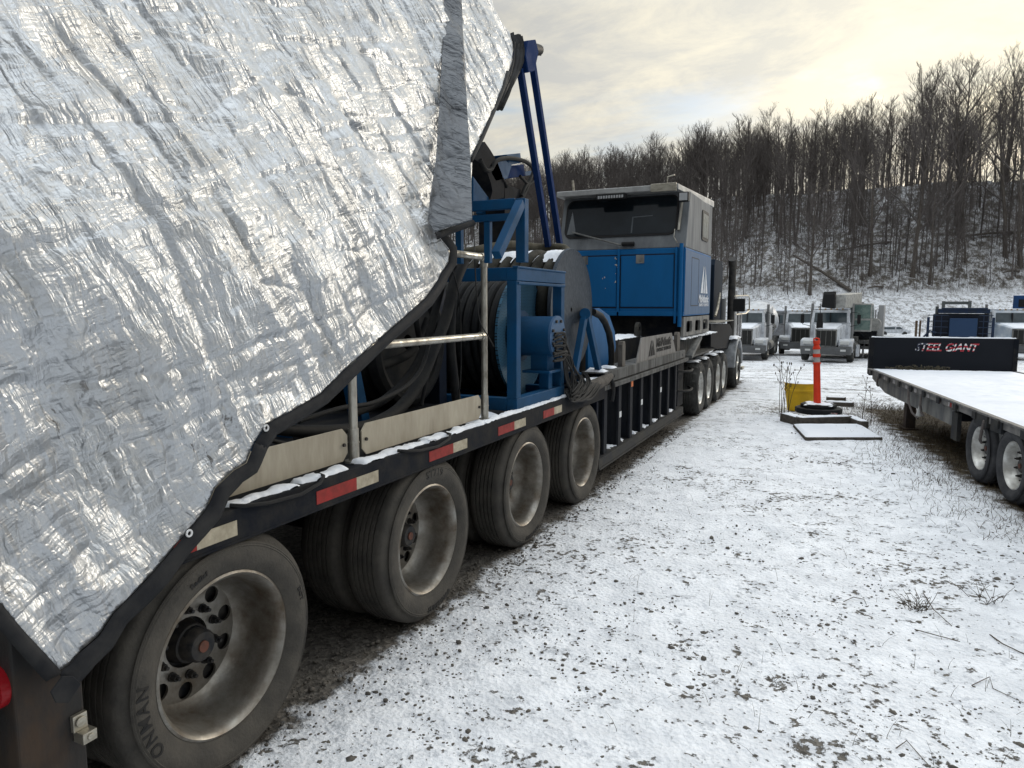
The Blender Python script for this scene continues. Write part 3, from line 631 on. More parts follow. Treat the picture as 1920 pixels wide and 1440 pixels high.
    sr = n.new('ShaderNodeMapRange'); sr.inputs[1].default_value = .60; sr.inputs[2].default_value = .66; l.new(sq, sr.inputs[0])
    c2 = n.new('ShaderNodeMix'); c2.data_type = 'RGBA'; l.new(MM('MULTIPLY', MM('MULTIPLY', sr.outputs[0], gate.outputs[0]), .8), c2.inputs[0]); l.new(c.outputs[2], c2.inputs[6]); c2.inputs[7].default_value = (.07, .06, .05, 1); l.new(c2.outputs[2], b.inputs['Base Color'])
    return m
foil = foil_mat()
hem_m = mat('hem_black', (.011, .012, .015), .6, spec=.15, col2=(.03, .03, .031), sc=8, bump=.3, bsc=20)
tarp = thing('tarpaulin', (-2.3, 3.0, 1.0), 'crumpled silver foil tarpaulin with black hem draped over the rear of the long trailer', 'tarpaulin')
def sheet(name, outline_px, off, mt, parent, cell, foldamp=1.0, offn=None, thick=.0025, flat=False):
    pts = [(lambda p: (p.y, p.z))(tarp_hit(x, y, off)) for x, y in outline_px]
    ys = [p[0] for p in pts]; zs = [p[1] for p in pts]; nb = len(pts)
    gy, gz = np.meshgrid(np.arange(min(ys), max(ys), cell), np.arange(min(zs), max(zs), cell))
    gy = gy + (_rng.rand(*gy.shape) - .5) * cell * .5; gz = gz + (_rng.rand(*gz.shape) - .5) * cell * .5
    q = np.stack([gy.ravel(), gz.ravel()], 1); py = np.array(ys); pz = np.array(zs); ins = np.zeros(len(q), bool)
    for i in range(nb):
        j = (i - 1) % nb; c = ((pz[i] > q[:, 1]) != (pz[j] > q[:, 1])); 
        with np.errstate(divide='ignore', invalid='ignore'): ins ^= c & (q[:, 0] < (py[j] - py[i]) * (q[:, 1] - pz[i]) / (pz[j] - pz[i]) + py[i])
    q = q[ins]
    # keep grid points off the border
    keep = np.ones(len(q), bool)
    for i in range(nb):
        a = np.array(pts[i - 1]); b_ = np.array(pts[i]); ab = b_ - a; t_ = np.clip(((q - a) @ ab) / max(ab @ ab, 1e-9), 0, 1); dd = np.hypot(*(q - a - t_[:, None] * ab).T); keep &= dd > cell * .4
    q = q[keep]
    vin = [Vector(p) for p in pts] + [Vector((float(a), float(b_))) for a, b_ in q]
    vo, eo, fo, *_ = delaunay_2d_cdt(vin, [(i, (i + 1) % nb) for i in range(nb)], [list(range(nb))], 1, 1e-6)
    A = np.array([(v.x, v.y) for v in vo]); bd = np.full(len(A), 9.0)
    for i in range(nb):
        a = np.array(pts[i - 1]); b_ = np.array(pts[i]); ab = b_ - a; t_ = np.clip(((A - a) @ ab) / max(ab @ ab, 1e-9), 0, 1); bd = np.minimum(bd, np.hypot(*(A - a - t_[:, None] * ab).T))
    X = np.array([tarp_x(z, off) for z in A[:, 1]]) + crumple(A[:, 0], A[:, 1]) * foldamp * np.clip(bd / .10, 0.03, 1)
    if offn is not None: pass
    V3 = np.stack([X, A[:, 0], A[:, 1]], 1)
    if offn is not None:
        kk = 1 - offn(A[:, 0], A[:, 1]) / np.abs(X); V3 = np.array([0, 0, CH]) + (V3 - np.array([0, 0, CH])) * kk[:, None]
    m_ = MB(); m_.v = [tuple(map(float, v)) for v in V3]; m_.f = [tuple(f) for f in fo]; m_.m = [0] * len(fo)
    o = m_.build(name, mt, parent, smooth=False)
    o.data.shade_smooth()
    md = o.modifiers.new('thick', 'SOLIDIFY'); md.thickness = thick; md.offset = -1
    return o
outline = dens(edge_px, 9) + dens(right_px, 9)[:-1] + dens([right_px[-1]] + rest_px + [edge_px[0]], 40)[:-1]
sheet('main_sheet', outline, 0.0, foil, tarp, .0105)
# black hem
def hem(px, width_px0, width_px1, off, name='hem', sgn=1):
    P_ = dens(px, 10); n_ = len(P_); m_ = MB(); vs = []
    for i in range(n_):
        a = P_[max(i - 1, 0)]; b_ = P_[min(i + 1, n_ - 1)]; t = Vector((b_[0] - a[0], b_[1] - a[1])).normalized(); nr = Vector((-t.y, t.x)) * sgn
        w_ = (width_px0 + (width_px1 - width_px0) * i / (n_ - 1)) * (1 + .06 * math.sin(i * .37))
        for k in range(4):
            f_ = k / 3; q = tarp_hit(P_[i][0] + nr.x * w_ * f_, P_[i][1] + nr.y * w_ * f_, off); cr = .0
            x_ = tarp_x(q.z, off) + cr + .004 + .008 * math.sin(f_ * PI)
            vs.append((x_, q.y, q.z))
    fs = [(i * 4 + k, i * 4 + k + 1, (i + 1) * 4 + k + 1, (i + 1) * 4 + k) for i in range(n_ - 1) for k in range(3)]
    m_.add(vs, fs); o = m_.build(name, hem_m, tarp, smooth=True); md = o.modifiers.new('t', 'SOLIDIFY'); md.thickness = .004; md.offset = -1; return o
hem(edge_px[:5] + [(112, 1262)], 34, 30, 0, sgn=1)
hem([(108, 1262)] + edge_px[5:18], 34, 26, 0, sgn=1)
hem(edge_px[17:29], 25, 13, 0, sgn=1)
# flap hanging beside the fold
flap_px = [(836, -90), (862, -90), (868, 60), (876, 200), (883, 300), (887, 412), (868, 418), (840, 427), (818, 436), (804, 412), (808, 370), (818, 300), (824, 200), (830, 80)]
def flapoff(y, z):
    u = (y - y.min()) / max(1e-6, (y.max() - y.min())); return .05 + .10 * np.sin(u * 9) * .25 - .45 * (y - (3.75 - (z - 2.3) * .0)) * 0.0
fp = dens(flap_px + [flap_px[0]], 8)[:-1]
LP = [tarp_hit(x, y) for x, y in ((836, -90), (830, 80), (824, 200), (818, 300), (808, 370), (804, 412))]
lz = [p.z for p in LP][::-1]; ly = [p.y for p in LP][::-1]
def flap2(y, z): return .03 + np.clip(y - np.interp(z, lz, ly), 0, 1) * 0.55 * 1.0
flapm = foil_mat('foil_shaded', (.12, .13, .145), (.085, .09, .10), .45, .55, .012)  # same foil, darkened: the flap's shade is put into its colour
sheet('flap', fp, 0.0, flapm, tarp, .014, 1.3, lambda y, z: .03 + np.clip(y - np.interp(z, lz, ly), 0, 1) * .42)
hem([(887, 413), (868, 419), (840, 428), (816, 437)], 10, 12, .05, sgn=-1)
# black gathered end at the boom head
m = MB(); g0 = [tarp_hit(x, y) for x, y in ((957, 62), (962, 80), (963, 98), (960, 118), (955, 138), (947, 160), (938, 182), (928, 206))]; g1 = [onx(x, y, -2.82) for x, y in ((977, 74), (981, 88), (981, 102), (977, 118), (971, 134), (961, 152), (949, 176), (932, 206))]
vs = []; NG = 17
for i, (a, b_) in enumerate(zip(g0, g1)):
    for k in range(NG):
        f_ = k / (NG - 1); p = a.lerp(b_, f_); p.x += .04 * math.sin(f_ * PI) + .022 * math.sin(k * 2.1 + i * .5); p.z += .010 * math.sin(k * 1.3 + i); vs.append(p)
m.add(vs, [(i * NG + k, i * NG + k + 1, (i + 1) * NG + k + 1, (i + 1) * NG + k) for i in range(7) for k in range(NG - 1)])
o = m.build('gathered_end', hem_m, tarp, smooth=True); md = o.modifiers.new('t', 'SOLIDIFY'); md.thickness = .012
hem([(884, 305), (905, 262), (925, 216), (945, 170), (956, 135)], 5, 7, .0, sgn=-1)
# grommets
for x, y in ((350, 999), (495, 802), (108, 1296)):
    p = tarp_hit(x, y); px_ = tarp_x(p.z) + .014
    m = MB(); m.lathe([(px_, .0065), (px_ + .003, .008), (px_ + .003, .0125), (px_, .014)], (0, p.y, p.z), n=24); m.build('grommet', rail_far if False else mat('grommet_metal', (.7, .7, .7), .3, .6), tarp, smooth=True)
# corner tab of the hem below the tip
c = [tarp_hit(x, y) for x, y in ((78, 1292), (100, 1262), (120, 1262), (136, 1276), (112, 1312), (88, 1312))]
m = MB(); k0 = len(c); xx = -1.93 + .04; m.prism([(p.y, p.z) for p in c], xx - .006, xx); m.build('corner_tab', hem_m, tarp, bevel=.002)

# ================================================================== hose reel with blue frame
def hose(name, pxs, X, r, n=10, parent=None, mt=hose_m, label=None, cat=None):
    pts = []
    for i, q in enumerate(pxs):
        xx = X[i] if isinstance(X, (list, tuple)) else X; pts.append(onx(q[0], q[1], xx))
    # smooth
    c = [];
    for i in range(len(pts) - 1):
        p0 = pts[max(i - 1, 0)]; p1 = pts[i]; p2 = pts[i + 1]; p3 = pts[min(i + 2, len(pts) - 1)]
        for k in range(6):
            t = k / 6; c.append(.5 * ((2 * p1) + (-p0 + p2) * t + (2 * p0 - 5 * p1 + 4 * p2 - p3) * t * t + (-p0 + 3 * p1 - 3 * p2 + p3) * t ** 3))
    c.append(pts[-1]); m_ = MB(); m_.tube(c, r, n); o = m_.build(name, mt, parent, smooth=True)
    if label: tag(o, label, cat)
    return o
reel = thing('hose_reel', (-3.2, 4.95, 1.0), 'blue framed hose reel with perforated round flange and bolted motor drum, beside the railing', 'hose reel')
fx0, fx1, fy0, fy1, fz0, fz1 = -4.3, -2.05, 4.47, 5.40, 1.0, 2.0
t_ = .075
for x in (fx0, fx1 - t_):
    for y in (fy0, fy1 - t_): m = MB(); m.box(x, x + t_, y, y + t_, fz0 + .09, fz1 - .09); m.build('frame_post', blue, reel, bevel=.004)
m = MB()
for z0, z1 in ((fz0, fz0 + .09), (fz1 - .09, fz1)):
    m.box(fx1 - t_ - .005, fx1 + .004, fy0, fy1, z0, z1); m.box(fx0, fx0 + t_, fy0, fy1, z0, z1)
    m.box(fx0 + t_, fx1 - t_ - .005, fy0, fy0 + t_, z0, z1); m.box(fx0 + t_, fx1 - t_ - .005, fy1 - t_, fy1, z0, z1)
m.box(fx1 - .02, fx1 + .008, fy0 + .02, fy1, fz1 - .115, fz1 - .095); m.box(fx1 - .03, fx1 + .012, fy0 - .006, fy1, fz1 - .004, fz1 + .01)
m.build('frame_beams', blue, reel, bevel=.004)
RC = (5.25, 1.50)
m = MB(); m.lathe([(-2.36, .04), (-2.36, .46), (-2.35, .475), (-2.37, .475), (-2.372, .04)], (0, RC[0], RC[1]), n=72); m.build('flange', perf, reel, smooth=True)
m = MB(); m.lathe([(-2.38, .02), (-2.38, .20), (-3.6, .20), (-3.6, .02)], (0, RC[0], RC[1]), n=40); m.lathe([(-3.6, .04), (-3.6, .47), (-3.62, .47), (-3.62, .04)], (0, RC[0], RC[1]), n=60); m.build('drum', steel_dark, reel, smooth=True)
m = MB()
for k in range(16):
    m.lathe([(-2.42 - k * .072 + .034 * math.cos(t), .42 + .034 * math.sin(t) + .012 * (k % 2)) for t in [2 * PI * j / 8 for j in range(8)]], (0, RC[0], RC[1]), n=48, closed=True)
m.build('coiled_hose', hose_m, reel, smooth=True)
m = MB(); m.cyl((-2.36, RC[0] - .12, RC[1] - .0), (-2.02, RC[0] - .12, RC[1]), .155, n=40); m.cyl((-2.30, RC[0] - .12, RC[1]), (-2.34, RC[0] - .12, RC[1]), .2, n=40)
motor = m.build('motor_drum', blue, reel, smooth=True)
m = MB(); m.cyl((-2.02, RC[0] - .12, RC[1]), (-2.0, RC[0] - .12, RC[1]), .16, n=40); motor_face = m.build('motor_face', blue_pale, reel, smooth=True)
for k in range(8): m = MB(); t = 2 * PI * (k + .5) / 8; yy = RC[0] - .12 + .125 * math.cos(t); zz = RC[1] + .125 * math.sin(t); m.cyl((-2.0, yy, zz), (-1.985, yy, zz), .012, n=6); m.build('bolt', hub_m, motor_face)
m = MB(); m.box(-2.2, -2.06, RC[0] - .19, RC[0] - .05, 1.24, 1.38); m.box(-2.25, -2.02, RC[0] - .24, RC[0], 1.22, 1.24); m.box(-2.14, -2.06, RC[0] - .16, RC[0] - .08, 1.0, 1.22); m.build('motor_pedestal', blue, reel, bevel=.003)
# upper A frame carried by the reel frame
AX = -3.0
def onZ(px, py, z): return onz(px, py, z)
pA = onz(979, 492, 2.0); AX = pA.x; AYp = pA.y
topz = onx(977, 372, AX).z; dA = onx(930, 492, AX)
m = MB(); m.box(AX - .03, AX + .03, AYp - .03, AYp + .03, 2.0, topz); m.build('upper_post', blue, reel, bevel=.004)
m = MB(); m.bar((AX + .004, AYp - .035, topz - .03), (AX + .004, dA.y, 2.02), .055, .05, up=(1, 0, 0)); m.build('diagonal', blue, reel, bevel=.004)
m = MB(); m.box(AX - 1.3, AX - .03, AYp - .05, AYp, topz - .06, topz); m.build('upper_beam', blue, reel, bevel=.004)
m = MB(); m.box(AX - 1.3, AX - .03, AYp - .045, AYp - .005, topz - .125, topz - .085); m.build('upper_beam', blue, reel, bevel=.004)
for dx in (-.22, -.42, -.8): m = MB(); m.box(AX + dx - .02, AX + dx + .02, AYp - .04, AYp + .0, 2.0, topz - .126); m.build('upper_post', blue, reel, bevel=.004)
# ================================================================== grey reel behind
reel2 = thing('hose_reel', (-3.3, 6.0, 1.0), 'tall hose reel with grey round end plate and snow on its coils', 'hose reel')
G = (6.02, 1.70)
m = MB(); m.lathe([(-2.22, .02), (-2.22, .50), (-2.205, .535), (-2.235, .54), (-2.24, .02)], (0, G[0], G[1]), n=80); m.build('end_plate', perf_grey, reel2, smooth=True)
m = MB()
for k in range(15): m.lathe([(-2.32 - k * .105 + .05 * math.cos(t), .46 + .05 * math.sin(t) + .015 * ((k * 7) % 3)) for t in [2 * PI * j / 10 for j in range(10)]], (0, G[0], G[1]), n=48, closed=True)
m.build('coiled_hose', mat('hose_tan', (.04, .038, .030), .75, col2=(.018, .017, .015), sc=8, bump=.2), reel2, smooth=True)
m = MB(); m.lathe([(-2.24, .3), (-3.85, .3)], (0, G[0], G[1]), n=40); m.lathe([(-3.86, .02), (-3.86, .54), (-3.88, .54), (-3.88, .02)], (0, G[0], G[1]), n=60); m.build('drum', steel_dark, reel2, smooth=True)
for k in range(7):
    x1 = -2.27 - k * .21; seg = MB(); rad_ = .515
    V_ = []; n1, n2 = 26, 10
    for i in range(n1):
        th = R(62) + R(62) * i / (n1 - 1)
        for j in range(n2):
            xx = x1 - .16 * j / (n2 - 1); e_ = min(i, n1 - 1 - i) / 5; e2_ = min(j, n2 - 1 - j) / 2.0; hh = min(1, e_ + random.uniform(-.2, .2)) * min(1, e2_); rr = rad_ - .02 + .035 * max(0, hh) * (1 + .3 * noise.noise((xx * 20, th * 9, k)))
            V_.append((xx, G[0] + rr * math.cos(th), G[1] + rr * math.sin(th)))
    seg.add(V_, [(i * n2 + j, i * n2 + j + 1, (i + 1) * n2 + j + 1, (i + 1) * n2 + j) for i in range(n1 - 1) for j in range(n2 - 1)]); seg.build('snow_cap', snow, reel2, smooth=True)
m = MB(); m.box(-4.0, -2.25, 5.6, 5.7, 1.0, 1.1); m.box(-4.0, -2.25, 6.35, 6.42, 1.0, 1.1); m.bar((-2.3, 5.62, 1.05), (-2.3, 6.0, 1.7), .06); m.bar((-2.3, 6.4, 1.05), (-2.3, 6.0, 1.7), .06); m.build('stand', blue, reel2, bevel=.004)
# thick tan hose running over the reels
hose('feed_hose', [(790, 520), (850, 482), (910, 466), (960, 459), (1010, 464), (1050, 464), (1062, 470), (1068, 485)], [-3.6, -3.3, -3.1, -3.0, -2.9, -2.7, -2.6, -2.5], .042, 14, label='thick tan hose lying across the top of the hose reels', cat='hose', mt=mat('hose_olive', (.10, .09, .065), .65, col2=(.06, .055, .04), sc=6))
# small dark blue reel with A arms
reel3 = thing('hose_reel', (-2.7, 6.4, 1.0), 'small dark blue half round reel guard with A shaped arms, beneath the operator cabin', 'hose reel')
c3 = onx(1135, 645, -2.45); 
pp = [onx(x, y, -2.3) for x, y in ((1108, 580), (1130, 578), (1148, 592), (1158, 622), (1160, 650), (1152, 690), (1138, 702), (1108, 706))]
m = MB(); m.prism([(p.y, p.z) for p in pp], -2.36, -2.33); m.build('guard_plate', blue_cab, reel3, bevel=.006)
m = MB(); 
for a_, b_ in (((1096, 590), (1076, 705)), ((1100, 590), (1126, 712))):
    m.bar(onx(*a_, -2.12), onx(*b_, -2.12), .07, .05, up=(1, 0, 0))
m.cyl(onx(1097, 588, -2.10), onx(1097, 588, -2.2), .05, n=16); m.build('arms', blue, reel3, bevel=.004)
m = MB(); m.tube([onx(x, y, -2.2) for x, y in ((1112, 585), (1126, 592), (1134, 604), (1142, 625), (1146, 650), (1147, 675), (1142, 705))], .034, 12); m.build('guide_hose', hose_m, reel3, smooth=True)
m = MB(); m.lathe([(-2.4, .1), (-2.4, .34), (-2.9, .34), (-2.9, .1)], (0, 6.55, 1.4), n=36); m.build('drum', hose_m, reel3, smooth=True)
# bundle of cables hanging over the deck edge
cb = thing('cable_bundle', (-2.05, 5.6, 1.0), 'tangled bundle of black cables spilling from the reel motor over the trailer edge', 'cables')
for k in range(14):
    a_ = (1040 + random.uniform(-3, 3), 625 + k * 4); mid = (1062 + random.uniform(-8, 14), 655 + random.uniform(-10, 20)); b_ = (1072 + random.uniform(-8, 14), 715 + random.uniform(-8, 10)); e = (1082 + random.uniform(-12, 14), 745 + random.uniform(-12, 8))
    o = hose('cable', [a_, (a_[0] + 18, a_[1] + random.uniform(-6, 4)), mid, b_, e, (e[0] + 16, e[1] - 22), (e[0] + 6, e[1] - 40)], [-1.99, -1.97, -1.98, -2.0, -1.96, -1.97, -2.02], random.choice((.006, .008, .010)), 6, cb)
for k in range(7):
    o = hose('cable', [(1060 + k * 2, 735), (1072 + k * 3, 752 + random.uniform(-4, 4)), (1092 + k * 3, 745 + random.uniform(-4, 4)), (1108 + k * 3, 722), (1120 + k * 2, 712), (1132, 704 + k)], [-2.0, -1.96, -1.95, -1.97, -2.05, -2.15], random.choice((.008, .012)), 6, cb)
hose('strap_end', [(1136, 708), (1147, 715), (1150, 732), (1147, 752)], [-2.05, -1.99, -1.97, -1.97], .022, 8, cb)
m = MB(); p = onx(1115, 722, -2.0); m.tube([onx(x, y, -2.02) for x, y in ((1085, 735), (1100, 727), (1120, 720), (1135, 712), (1145, 705))], [.03, .05, .055, .05, .03], 10); m.build('wrapped_bundle', mat('wrap', (.05, .045, .04), .8, col2=(.12, .11, .1), sc=14, bump=.6), cb, smooth=True)
snow_patch('snow_patch', -2.2, -2.02, 6.1, 6.45, 1.03, .03, cb, res=.015, seed=91, rag=1.5)

# ================================================================== machinery in the shade behind the railing
mach = thing('pump_skid', (-3.2, 3.2, 1.0), 'dark machinery with blue legs and black drums standing under the silver tarpaulin', 'machinery')
m = MB(); m.box(-4.5, -4.3, 1.4, 4.4, 1.0, 2.6); m.box(-4.3, -2.6, 4.35, 4.45, 1.0, 2.1); m.build('housing', mat('shade_blue', (.008, .014, .028), .6), mach)  # dark walls; the shade behind the railing is put into their blue
for pts_ in (((735, 700), (722, 610)), ((738, 760), (705, 640))): pass
for q0, q1 in (((-2.62, 2.85, 1.0), (-2.62, 2.70, 1.55)), ((-2.45, 3.25, 1.0), (-2.45, 3.05, 1.75)), ((-2.5, 2.45, 1.0), (-2.5, 2.5, 1.5)), ((-2.9, 3.9, 1.0), (-2.9, 3.9, 2.2))):
    m = MB(); m.bar(q0, q1, .09, .07); m.build('leg', blue, mach, bevel=.004)
m = MB(); m.box(-3.6, -2.4, 2.4, 4.2, 1.0, 1.06); m.build('skid_plate', steel_black, mach)
m = MB()
for k in range(11): m.lathe([(-2.60 - k * .11 + .05 * math.cos(t), .38 + .05 * math.sin(t)) for t in [2 * PI * j / 8 for j in range(8)]], (0, 3.95, 1.50), n=40, closed=True)
m.build('coiled_hose', hose_m, mach, smooth=True)
m = MB(); m.lathe([(-2.6, .05), (-2.6, .36), (-3.8, .36)], (0, 3.95, 1.5), n=40); m.cyl((-3.2, 2.0, 1.35), (-3.2, 3.2, 1.35), .28, n=30); m.build('drum', steel_dark, mach, smooth=True)
for th in range(3): 
    snow_patch('snow_patch', -3.5 + th * .3, -3.3 + th * .3, 4.0, 4.25, 1.93 - th * .02, .03, mach, seed=100 + th)
snow_patch('snow_patch', -3.4, -2.5, 1.9, 2.9, 1.0, .02, mach, res=.04, seed=104)
m = MB()
for i in range(14): m.box(-2.45, -2.14, 1.6 + i * .05, 1.612 + i * .05, 1.0, 1.03)
for i in range(5): m.box(-2.45 + i * .07, -2.44 + i * .07, 1.6, 2.3, 1.03, 1.036)
m.build('grating', steel_dark, mach)
H = [([(870, 490), (850, 540), (835, 600), (815, 650), (790, 710), (750, 765), (700, 795), (640, 815), (560, 822)], -2.30, .036), ([(852, 500), (848, 560), (845, 640), (850, 700), (857, 760)], -2.34, .032),
     ([(838, 500), (822, 560), (800, 640), (770, 700), (720, 750), (660, 775)], -2.42, .026), ([(806, 640), (790, 690), (760, 725), (700, 755), (640, 765), (560, 790)], -2.25, .012),
     ([(780, 600), (788, 640), (800, 680), (790, 720)], -2.5, .02), ([(500, 800), (560, 808), (640, 806), (700, 796)], -2.28, .03), ([(490, 822), (560, 835), (620, 828), (655, 815)], -2.2, .01),
     ([(862, 560), (864, 620), (864, 700), (858, 760)], -2.25, .005), ([(846, 500), (858, 540), (864, 580)], -2.25, .005), ([(800, 600), (770, 660), (700, 690)], -2.6, .03), ([(830, 610), (805, 690), (790, 760)], -2.36, .012)]
for i, (px, X, r) in enumerate(H):
    hose('hose', px, X, r, 12, mach)
hose('cord', [(889, 430), (890, 480), (893, 540), (899, 600), (915, 630), (926, 650)], [-2.3, -2.15, -2.08, -2.07, -2.06, -2.06], .004, 6, label='thin black cord tied round the railing post below the tarpaulin flap', cat='cord')

# ================================================================== boom with two blue rods
boom = thing('boom', (-2.8, 6.5, 1.6), 'slender dark blue boom of two steep rods with a head block and black lamp', 'boom')
BX = -2.8
m = MB()
for a_, b_ in (((975, 128), (1028, 462)), ((996, 105), (1050, 462))): m.bar(onx(*a_, BX), onx(*b_, BX), .062, .055, up=(1, 0, 0))
m.build('rods', blue_deep, boom, bevel=.004)
hp = [onx(x, y, BX) for x, y in ((976, 78), (992, 76), (998, 100), (990, 135), (978, 138), (972, 105))]
m = MB(); m.prism([(p.y, p.z) for p in hp], BX - .07, BX + .07); m.build('head_block', blue_deep, boom, bevel=.01)
m = MB(); a_ = onx(996, 92, BX); b_ = onx(1011, 94, BX); m.cyl(a_, b_, .06, .05, n=16); m.build('lamp', black_plain, boom, smooth=True, bevel=.006)
m = MB(); m.tube([onx(x, y, BX) for x, y in ((1008, 88), (1018, 88), (1014, 104), (1006, 100))], .006, 6); m.build('lamp_guard', steel_grey, boom)
# injector head: blue blocks, dark guide arch, hydraulic lines
inj = thing('injector_head', (-3.2, 6.6, 2.5), 'blue hydraulic injector head with a curved dark guide arch beside the boom', 'machinery')
IX = -3.3
def IP(x, y, X=IX): return onx(x, y, X)
def pxprism(pxs, X0, X1, mt, name, parent, bev=.006):
    c_ = [onx(x, y, X1) for x, y in pxs]; m_ = MB(); m_.prism([(p.y, p.z) for p in c_], X0, X1); return m_.build(name, mt, parent, bevel=bev)
pxprism([(918, 308), (945, 298), (960, 310), (952, 335), (930, 340), (922, 326)], IX - .15, IX + .12, blue, 'housing', inj)
pxprism([(950, 290), (976, 287), (978, 305), (955, 310)], IX - .1, IX + .1, blue, 'housing', inj)
pxprism([(958, 312), (982, 308), (986, 330), (945, 336), (948, 322)], IX - .2, IX + .05, blue_deep, 'motor_block', inj)
pxprism([(980, 322), (1002, 320), (1002, 328), (980, 330)], IX - .03, IX + .03, blue, 'cylinder', inj)
m = MB(); vs = []; arc = [(888, 268), (900, 285), (912, 305), (922, 330), (926, 350), (925, 372)]; arc2 = [(868, 300), (882, 310), (893, 325), (900, 345), (903, 360), (898, 378)]
for p_, q_ in zip(arc, arc2):
    A_ = IP(*p_); B_ = IP(*q_); vs += [A_ + Vector((.12, 0, 0)), A_ - Vector((.12, 0, 0)), B_ - Vector((.12, 0, 0)), B_ + Vector((.12, 0, 0))]
m.add(vs, [(i * 4 + k, i * 4 + (k + 1) % 4, i * 4 + 4 + (k + 1) % 4, i * 4 + 4 + k) for i in range(5) for k in range(4)] + [(0, 1, 2, 3), (20, 21, 22, 23)])
m.build('guide_arch', steel_black, inj, smooth=True)
for i, (px, r) in enumerate((([(900, 300), (910, 318), (920, 318), (928, 305), (940, 298), (960, 297), (985, 303), (1000, 318), (1004, 340)], .022), ([(1000, 322), (992, 340), (984, 352), (978, 368)], .02), ([(975, 330), (990, 345), (1000, 340)], .016), ([(992, 345), (984, 362), (976, 374)], .018), ([(942, 335), (948, 345), (950, 352)], .016))):
    hose('hydraulic_line', px, IX + .12, r, 8, inj)
pxprism([(887, 330), (905, 355), (920, 375), (887, 378)], IX + .05, IX + .1, blue, 'side_panel', inj)
pxprism([(930, 352), (958, 350), (962, 374), (930, 376)], IX - .2, IX - .1, mat('pale_panel', (.16, .165, .16), .6, col2=(.12, .12, .12), sc=20), 'manifold', inj)
pxprism([(905, 395), (950, 395), (960, 425), (940, 440), (905, 400)], IX - .2, IX - .12, blue, 'side_panel', inj)
m = MB(); m.box(IX - .2, IX + .1, IP(930, 380).y, IP(960, 380).y, 1.2, IP(940, 350).z); m.build('mast_foot', steel_black, inj)

# ================================================================== operator cabin
cabin = thing('operator_cabin', (-3.6, 11.2, 1.3), 'tall operator cabin with grey top, wide dark rear window and two blue doors', 'cabin')
cxr = -2.05; cxl = ony(1047, 480, 10.12).x; cz0 = 1.58; czm = onx(1285, 463, cxr).z; czt = 3.33; cy0, cy1 = 10.12, 12.2; lean = .24
m = MB(); m.box(cxl, cxr, cy0, cy1, cz0, czm); body = m.build('lower_body', blue_cab, cabin, bevel=.012)
m = MB(); m.hexa([(cxl, cy0, czm + .001), (cxr, cy0, czm + .001), (cxr, cy1, czm + .001), (cxl, cy1, czm + .001), (cxl, cy0 + lean, czt), (cxr, cy0 + lean, czt), (cxr, cy1, czt), (cxl, cy1, czt)]); m.build('upper_body', cab_grey, cabin, bevel=.012)
# roof with overhang toward the camera
m = MB(); m.hexa([(cxl - .03, cy0 - .02, czt), (cxr - .12, cy0 - .02, czt), (cxr + .02, cy1 + .03, czt), (cxl - .03, cy1 + .03, czt), (cxl - .03, cy0 - .02, czt + .08), (cxr - .12, cy0 - .02, czt + .08), (cxr + .02, cy1 + .03, czt + .10), (cxl - .03, cy1 + .03, czt + .10)])
m.build('roof', mat('roof_alu', (.42, .43, .43), .45, .4, col2=(.26, .26, .26), sc=6, edge=.2), cabin, bevel=.01)
def lz_(z): return cy0 + lean * (z - czm) / (czt - czm)
W2 = cxr - cxl
def rrect(x0, x1, z0, z1, r, n_=6):
    o_ = []
    for cx_, cz_, a_ in ((x1 - r, z1 - r, 0), (x0 + r, z1 - r, 90), (x0 + r, z0 + r, 180), (x1 - r, z0 + r, 270)):
        for k in range(n_ + 1): t = R(a_ + 90 * k / n_); o_.append((cx_ + r * math.cos(t), cz_ + r * math.sin(t)))
    return o_
def leanprism(poly, d0, d1):
    m_ = MB(); m_.prism(poly, 0, 1, 'Y'); m_.v = [(x, lz_(z) - (d0 if y < .5 else d1), z) for x, y, z in m_.v]; return m_
wx0, wx1 = cxl + .05 * W2, cxr - .09 * W2; wz0, wz1 = czm + .23 * (czt - czm) + .03, czt - .05
leanprism(rrect(wx0 - .03, wx1 + .03, wz0 - .03, wz1 + .02, .12), -.02, .016).build('window_frame', black_plain, cabin, bevel=.004)
win = leanprism(rrect(wx0, wx1, wz0, wz1, .10), .010, .020).build('rear_window', mat('cab_glass', (.006, .009, .012), .08, col2=(.012, .017, .022), sc=2, spec=.2, rough2=.12), cabin)
leanprism([(wx0 + .02, wz0 + .03), (wx0 + .16, wz0 + .04), (wx0 + .07, wz1 - .15)], .021, .024).build('sticker', cab_grey, win)
leanprism([(wx0 + 1.0, wz0 + .02), (wx0 + 1.02, wz0 + .02), (wx0 + 1.02, wz0 + .24), (wx0 + 1.3, wz0 + .25), (wx0 + 1.3, wz0 + .265), (wx0 + 1.0, wz0 + .255)], .0205, .022).build('screen_outline', mat('dim_grey', (.07, .08, .09), .5), win)
# wipers
m = MB(); a_ = (wx0 + .12, lz_(wz0) - .05, wz0 + .06); b_ = (wx0 + .9, cy0 - .03, czm + .05); m.cyl(a_, b_, .012, n=8); m.build('wiper', steel_grey, cabin)
m = MB(); m.cyl((wx1 + .07, lz_(wz1 - .08) - .04, wz1 - .10), (wx1 + .055, lz_(wz0 + .1) - .04, wz0 + .03), .020, n=8); m.tube([(wx1 - .0, lz_(wz0 + .1) - .03, wz0 + .05), (wx1 - .0, lz_(czm + .15) - .03, czm + .15), (wx1 + .06, cy0 - .03, czm + .06)], .006, 6); m.build('wiper', rail_m, cabin)
m = MB(); xm = wx0 + .62 * (wx1 - wx0); m.cyl((xm - .12, cy0 - .015, czm + .07), (xm + .06, cy0 - .015, czm + .07), .03, n=12); m.build('vent', black_plain, cabin)
